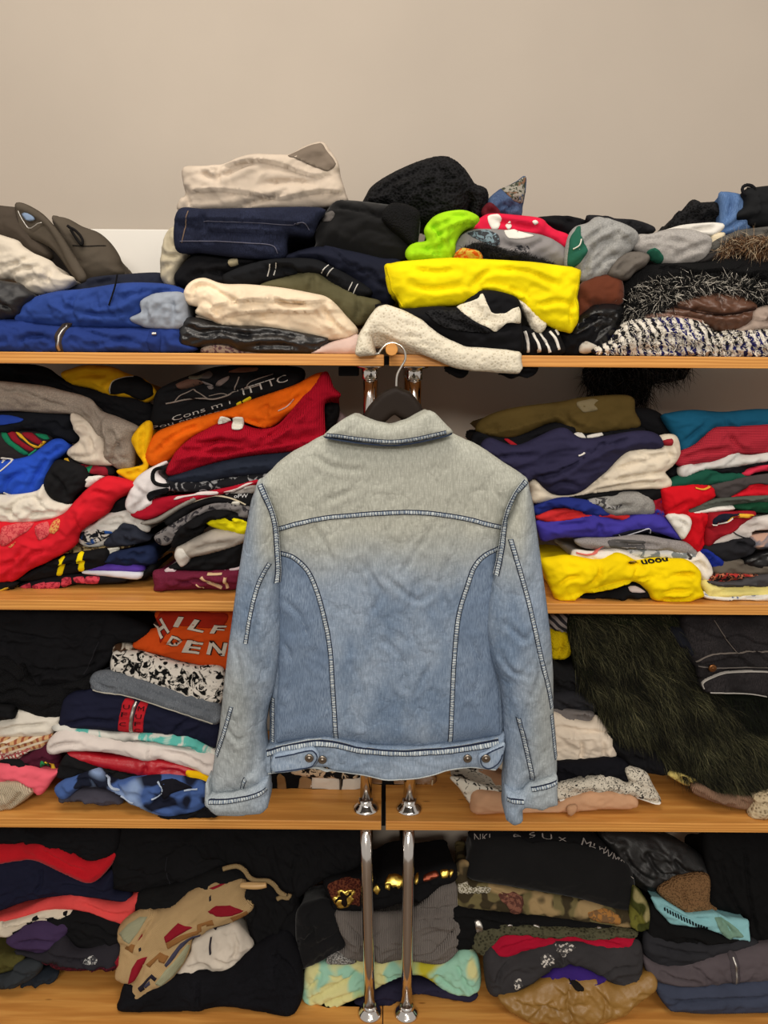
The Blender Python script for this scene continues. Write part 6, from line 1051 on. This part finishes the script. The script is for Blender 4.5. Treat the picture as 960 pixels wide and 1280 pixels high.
# lowest shelf, camouflage pile
soft('black_fleece', 'thick black fleece folded on the camouflage jacket', 'sweater', 'M', '313,435 330,380 345,335 520,325 700,335 860,405 942,475 930,615 720,568 480,526 320,495', 0.06, mat('fleece', (22, 22, 23)), d=0.17, R=0.028, wr=0.002, **T4)
s = soft('silver_print_top', 'black top with silver scribble lettering along its edge', 'top', 'M', '338,300 520,298 760,305 860,385 945,472 930,478 850,410 700,342 520,330 345,338', 0.075, C(16, 16, 18), d=0.15, R=0.012, **T4)
SP = C(150, 144, 140)
for t_, a_, b_, h_ in (('NKL', (590, 98), (665, 95), 9), ('c s', (265, 62), (385, 50), 5), ('U x', (420, 62), (550, 70), 5), ('MLV', (630, 90), (760, 150), 8), ('WMB', (745, 150), (870, 240), 7)):
    if t_ == 'NKL': a_, b_ = (55, 90), (160, 90)
    CR['c'] = (580, 1030, 4.364); writing(s, 'lettering', t_, 'c', a_, b_, h_, SP, off=0.002, bold=-0.01)
band(s, 'silver_edge', 'c', '700,140 800,190 870,245 925,300', 1.3, SP, off=0.003)
CAM_ = mat('camo', (112, 102, 68), (60, 52, 36), scale=26, duty=0.5, c3=(160, 136, 96))
s = soft('camo_jacket', 'woodland camouflage jacket with sequin patch under black fleece', 'jacket', 'M', '273,592 272,500 275,432 318,430 322,498 480,528 720,570 925,614 940,560 962,545 968,662 800,655 540,620 330,604', 0.055, CAM_, d=0.17, R=0.014, wr=0.003, folds=[('g', '520,540 522,580 515,612'), ('g', '330,510 420,530 500,560')], **T4)
patch(s, 'rust_leaves', 'M', '430,540 480,530 520,545 520,600 480,608 460,570', mat('print', (130, 86, 70), (90, 56, 48), scale=70), off=0.002); patch(s, 'orange_leaves', 'M', '765,605 820,595 880,615 885,645 820,640 780,630', mat('print', (166, 116, 60), (120, 90, 60), scale=80), off=0.002); patch(s, 'sequin_patch', 'M', '278,500 310,490 330,512 400,520 395,530 330,525 285,530', mat('boucle', (120, 112, 84), (220, 214, 196), scale=260), off=0.002)
soft('moss_camo_end', 'mossy green camouflage sleeve end beside the charcoal shirt pile', 'sleeve', 'N', '415,440 430,360 480,420 484,500 470,525 415,515', 0.05, mat('camo', (110, 108, 46), (62, 66, 28), scale=26, c3=(150, 140, 96)), d=0.14, R=0.012, **T4)
s = soft('black_belt_trousers', 'black trousers with silver rings under the camouflage jacket', 'trousers', 'M', '255,600 275,588 400,606 540,620 860,662 700,672 480,665 365,700 350,745 300,752 262,745 250,660', 0.05, C(16, 16, 17), d=0.16, R=0.014, **T4)
for pl in ('340,635 362,632 372,670 350,678', '460,632 478,632 478,650 462,652', '560,645 580,645 578,655 562,655', '800,660 815,660 814,670 802,670'): patch(s, 'silver_ring', 'M', pl, SIL, off=0.004)
soft('olive_waffle', 'olive waffle-knit scarf curving around the red sweater', 'scarf', 'M', '333,745 345,692 400,665 480,655 700,662 935,682 935,708 780,700 480,690 425,725 385,775', 0.045, mat('boucle', (34, 34, 24), (84, 82, 62), scale=130, duty=0.28), d=0.16, R=0.012, wr=0.003, **T4)
soft('red_sweater', 'raspberry red sweater folded between olive knit and charcoal', 'sweater', 'M', '398,745 450,695 560,684 780,695 930,706 938,732 880,748 700,724 600,736 460,782', 0.042, C(170, 18, 48), d=0.16, R=0.012, wr=0.003, folds=[('g', '780,700 820,715 900,730'), ('g', '450,740 560,710 680,705')], **T4)
s = soft('charcoal_sequin', 'charcoal sweatshirt with paint-like sequin splashes', 'sweatshirt', 'M', '378,805 390,765 410,755 460,784 600,740 700,728 880,750 968,735 968,875 890,895 800,845 700,805 640,825 560,885 480,922 400,925', 0.03, C(56, 54, 56), d=0.17, R=0.018, wr=0.004, fh=0.012, folds=[('l', '640,820 665,790 655,745'), ('g', '700,800 680,770 700,740'), ('g', '420,880 440,820 500,780'), ('g', '820,860 860,820 940,810')], **T4)
for pl in ('585,780 605,760 635,770 640,795 600,808', '645,735 690,725 720,735 690,750 655,755', '485,860 510,850 520,875 495,890'): patch(s, 'sequin_splash', 'M', pl, mat('splatter', (72, 70, 70), (214, 208, 200), scale=160, duty=0.56), off=0.002)
soft('purple_tee_low', 'deep purple t-shirt under the charcoal sweatshirt', 't-shirt', 'M', '490,925 560,888 650,818 720,806 860,855 968,850 968,880 800,880 620,885 520,928', 0.04, C(56, 34, 112), d=0.15, R=0.01, **T4)
s = soft('bronze_blouse', 'bronze crinkled silky blouse spilling on the board', 'blouse', 'M', '435,935 520,920 620,872 700,865 800,865 880,898 940,880 1010,850 1030,900 960,960 900,1010 800,1035 640,1040 540,1025 470,985', 0.012, mat('satin', (150, 112, 54), rough=0.42), d=0.17, R=0.016, wr=0.006, wl=0.035, st=1.8, lean=0.4, z0=SHELF_Z[4], folds=[('g', '480,940 560,960 640,930'), ('g', '700,880 690,960 720,1020'), ('g', '780,880 830,940 820,1010'), ('g', '560,1000 600,960 680,980')])
patch(s, 'dark_gem', 'M', '695,862 720,865 748,880 740,890 715,885', C(30, 26, 24), off=0.003)

# lowest shelf, grey zip pile
soft('black_leather_jacket', 'creased black leather jacket stuffed behind the tan boucle', 'jacket', 'N', '300,150 480,150 640,200 745,290 740,330 620,330 540,370 500,395 430,350 350,240', 0.085, mat('leather', (22, 22, 23), rough=0.5), d=0.14, R=0.025, wr=0.005, wl=0.045, folds=[('g', '380,200 420,270 480,320'), ('g', '480,220 520,290 600,300'), ('g', '580,230 620,280 700,300')], **T4)
soft('black_tunic', 'long black tunic hanging down beside the teal bandana', 'tunic', 'N', '720,150 840,140 962,140 962,600 920,600 885,570 888,490 770,455 735,430 732,325', 0.07, C(15, 15, 16), d=0.15, R=0.02, wr=0.004, folds=[('g', '870,200 880,350 920,560'), ('g', '780,250 800,350 860,470')], **T4)
soft('tan_boucle', 'tan brown boucle hat between black leather and teal bandana', 'hat', 'N', '530,385 570,350 622,325 732,322 738,430 765,458 640,470 580,435', 0.06, mat('boucle', (74, 54, 34), (130, 98, 66), scale=230, duty=0.25), d=0.14, R=0.02, wr=0.004, folds=[('g', '620,340 630,400 650,430')], **T4)
s = soft('teal_bandana', 'pale teal bandana with dotted border under the boucle hat', 'bandana', 'N', '498,398 540,402 640,465 752,458 800,480 882,488 892,570 860,562 810,558 785,545 700,512 580,502 520,442', 0.045, C(136, 188, 194), d=0.12, R=0.006, wr=0.003, tens=0.2, folds=[('g', '540,425 640,475 740,480'), ('g', '760,460 800,510 830,550')], **T4)
for k in range(16): 
    x = 545+k*11; yv = 432+k*6.5-(k*k*0.12); patch(s, 'dot', 'N', '%g,%g %g,%g %g,%g %g,%g' % (x, yv, x+6, yv+1, x+5, yv+9, x-1, yv+8), C(16, 22, 26), off=0.003, g=0.003)
patch(s, 'sage_corner', 'N', '745,470 800,485 860,540 810,556 780,540', C(116, 150, 132), off=0.002)
soft('black_tank', 'black tank top layered under the teal bandana', 'tank top', 'N', '488,565 498,432 580,504 700,514 785,548 862,564 740,572 640,580 560,580', 0.05, C(15, 15, 16), d=0.15, R=0.012, **T4)
soft('charcoal_shirt', 'charcoal shirt folded above the grey zip jacket', 'shirt', 'N', '468,592 490,545 600,572 740,572 885,570 925,600 740,645 640,676 540,680 480,640', 0.045, C(42, 42, 46), d=0.16, R=0.014, wr=0.003, folds=[('g', '500,580 600,610 720,620')], **T4)
s = soft('grey_zip_jacket', 'taupe grey jacket with metal zip above the slate trousers', 'jacket', 'N', '473,655 540,680 640,680 740,646 920,602 962,600 962,735 830,748 640,760 510,735', 0.035, C(86, 78, 82), d=0.17, R=0.016, wr=0.003, folds=[('g', '610,690 680,690 740,740'), ('g', '520,690 600,720 680,730')], **T4)
patch(s, 'zip_flap', 'N', '805,632 835,622 850,740 822,744', C(74, 68, 72), off=0.002); band(s, 'zip', 'N', '822,630 832,680 832,742', 3, SIL, off=0.004)
soft('slate_trousers', 'slate blue trousers folded lowest on the board', 'trousers', 'N', '518,752 640,762 840,750 962,738 962,845 800,866 640,862 568,846', 0.03, C(60, 66, 84), d=0.18, R=0.012, wr=0.003, folds=[('g', '570,800 700,800 962,790'), ('g', '560,830 640,810 760,810')], lean=0.3, z0=SHELF_Z[4])
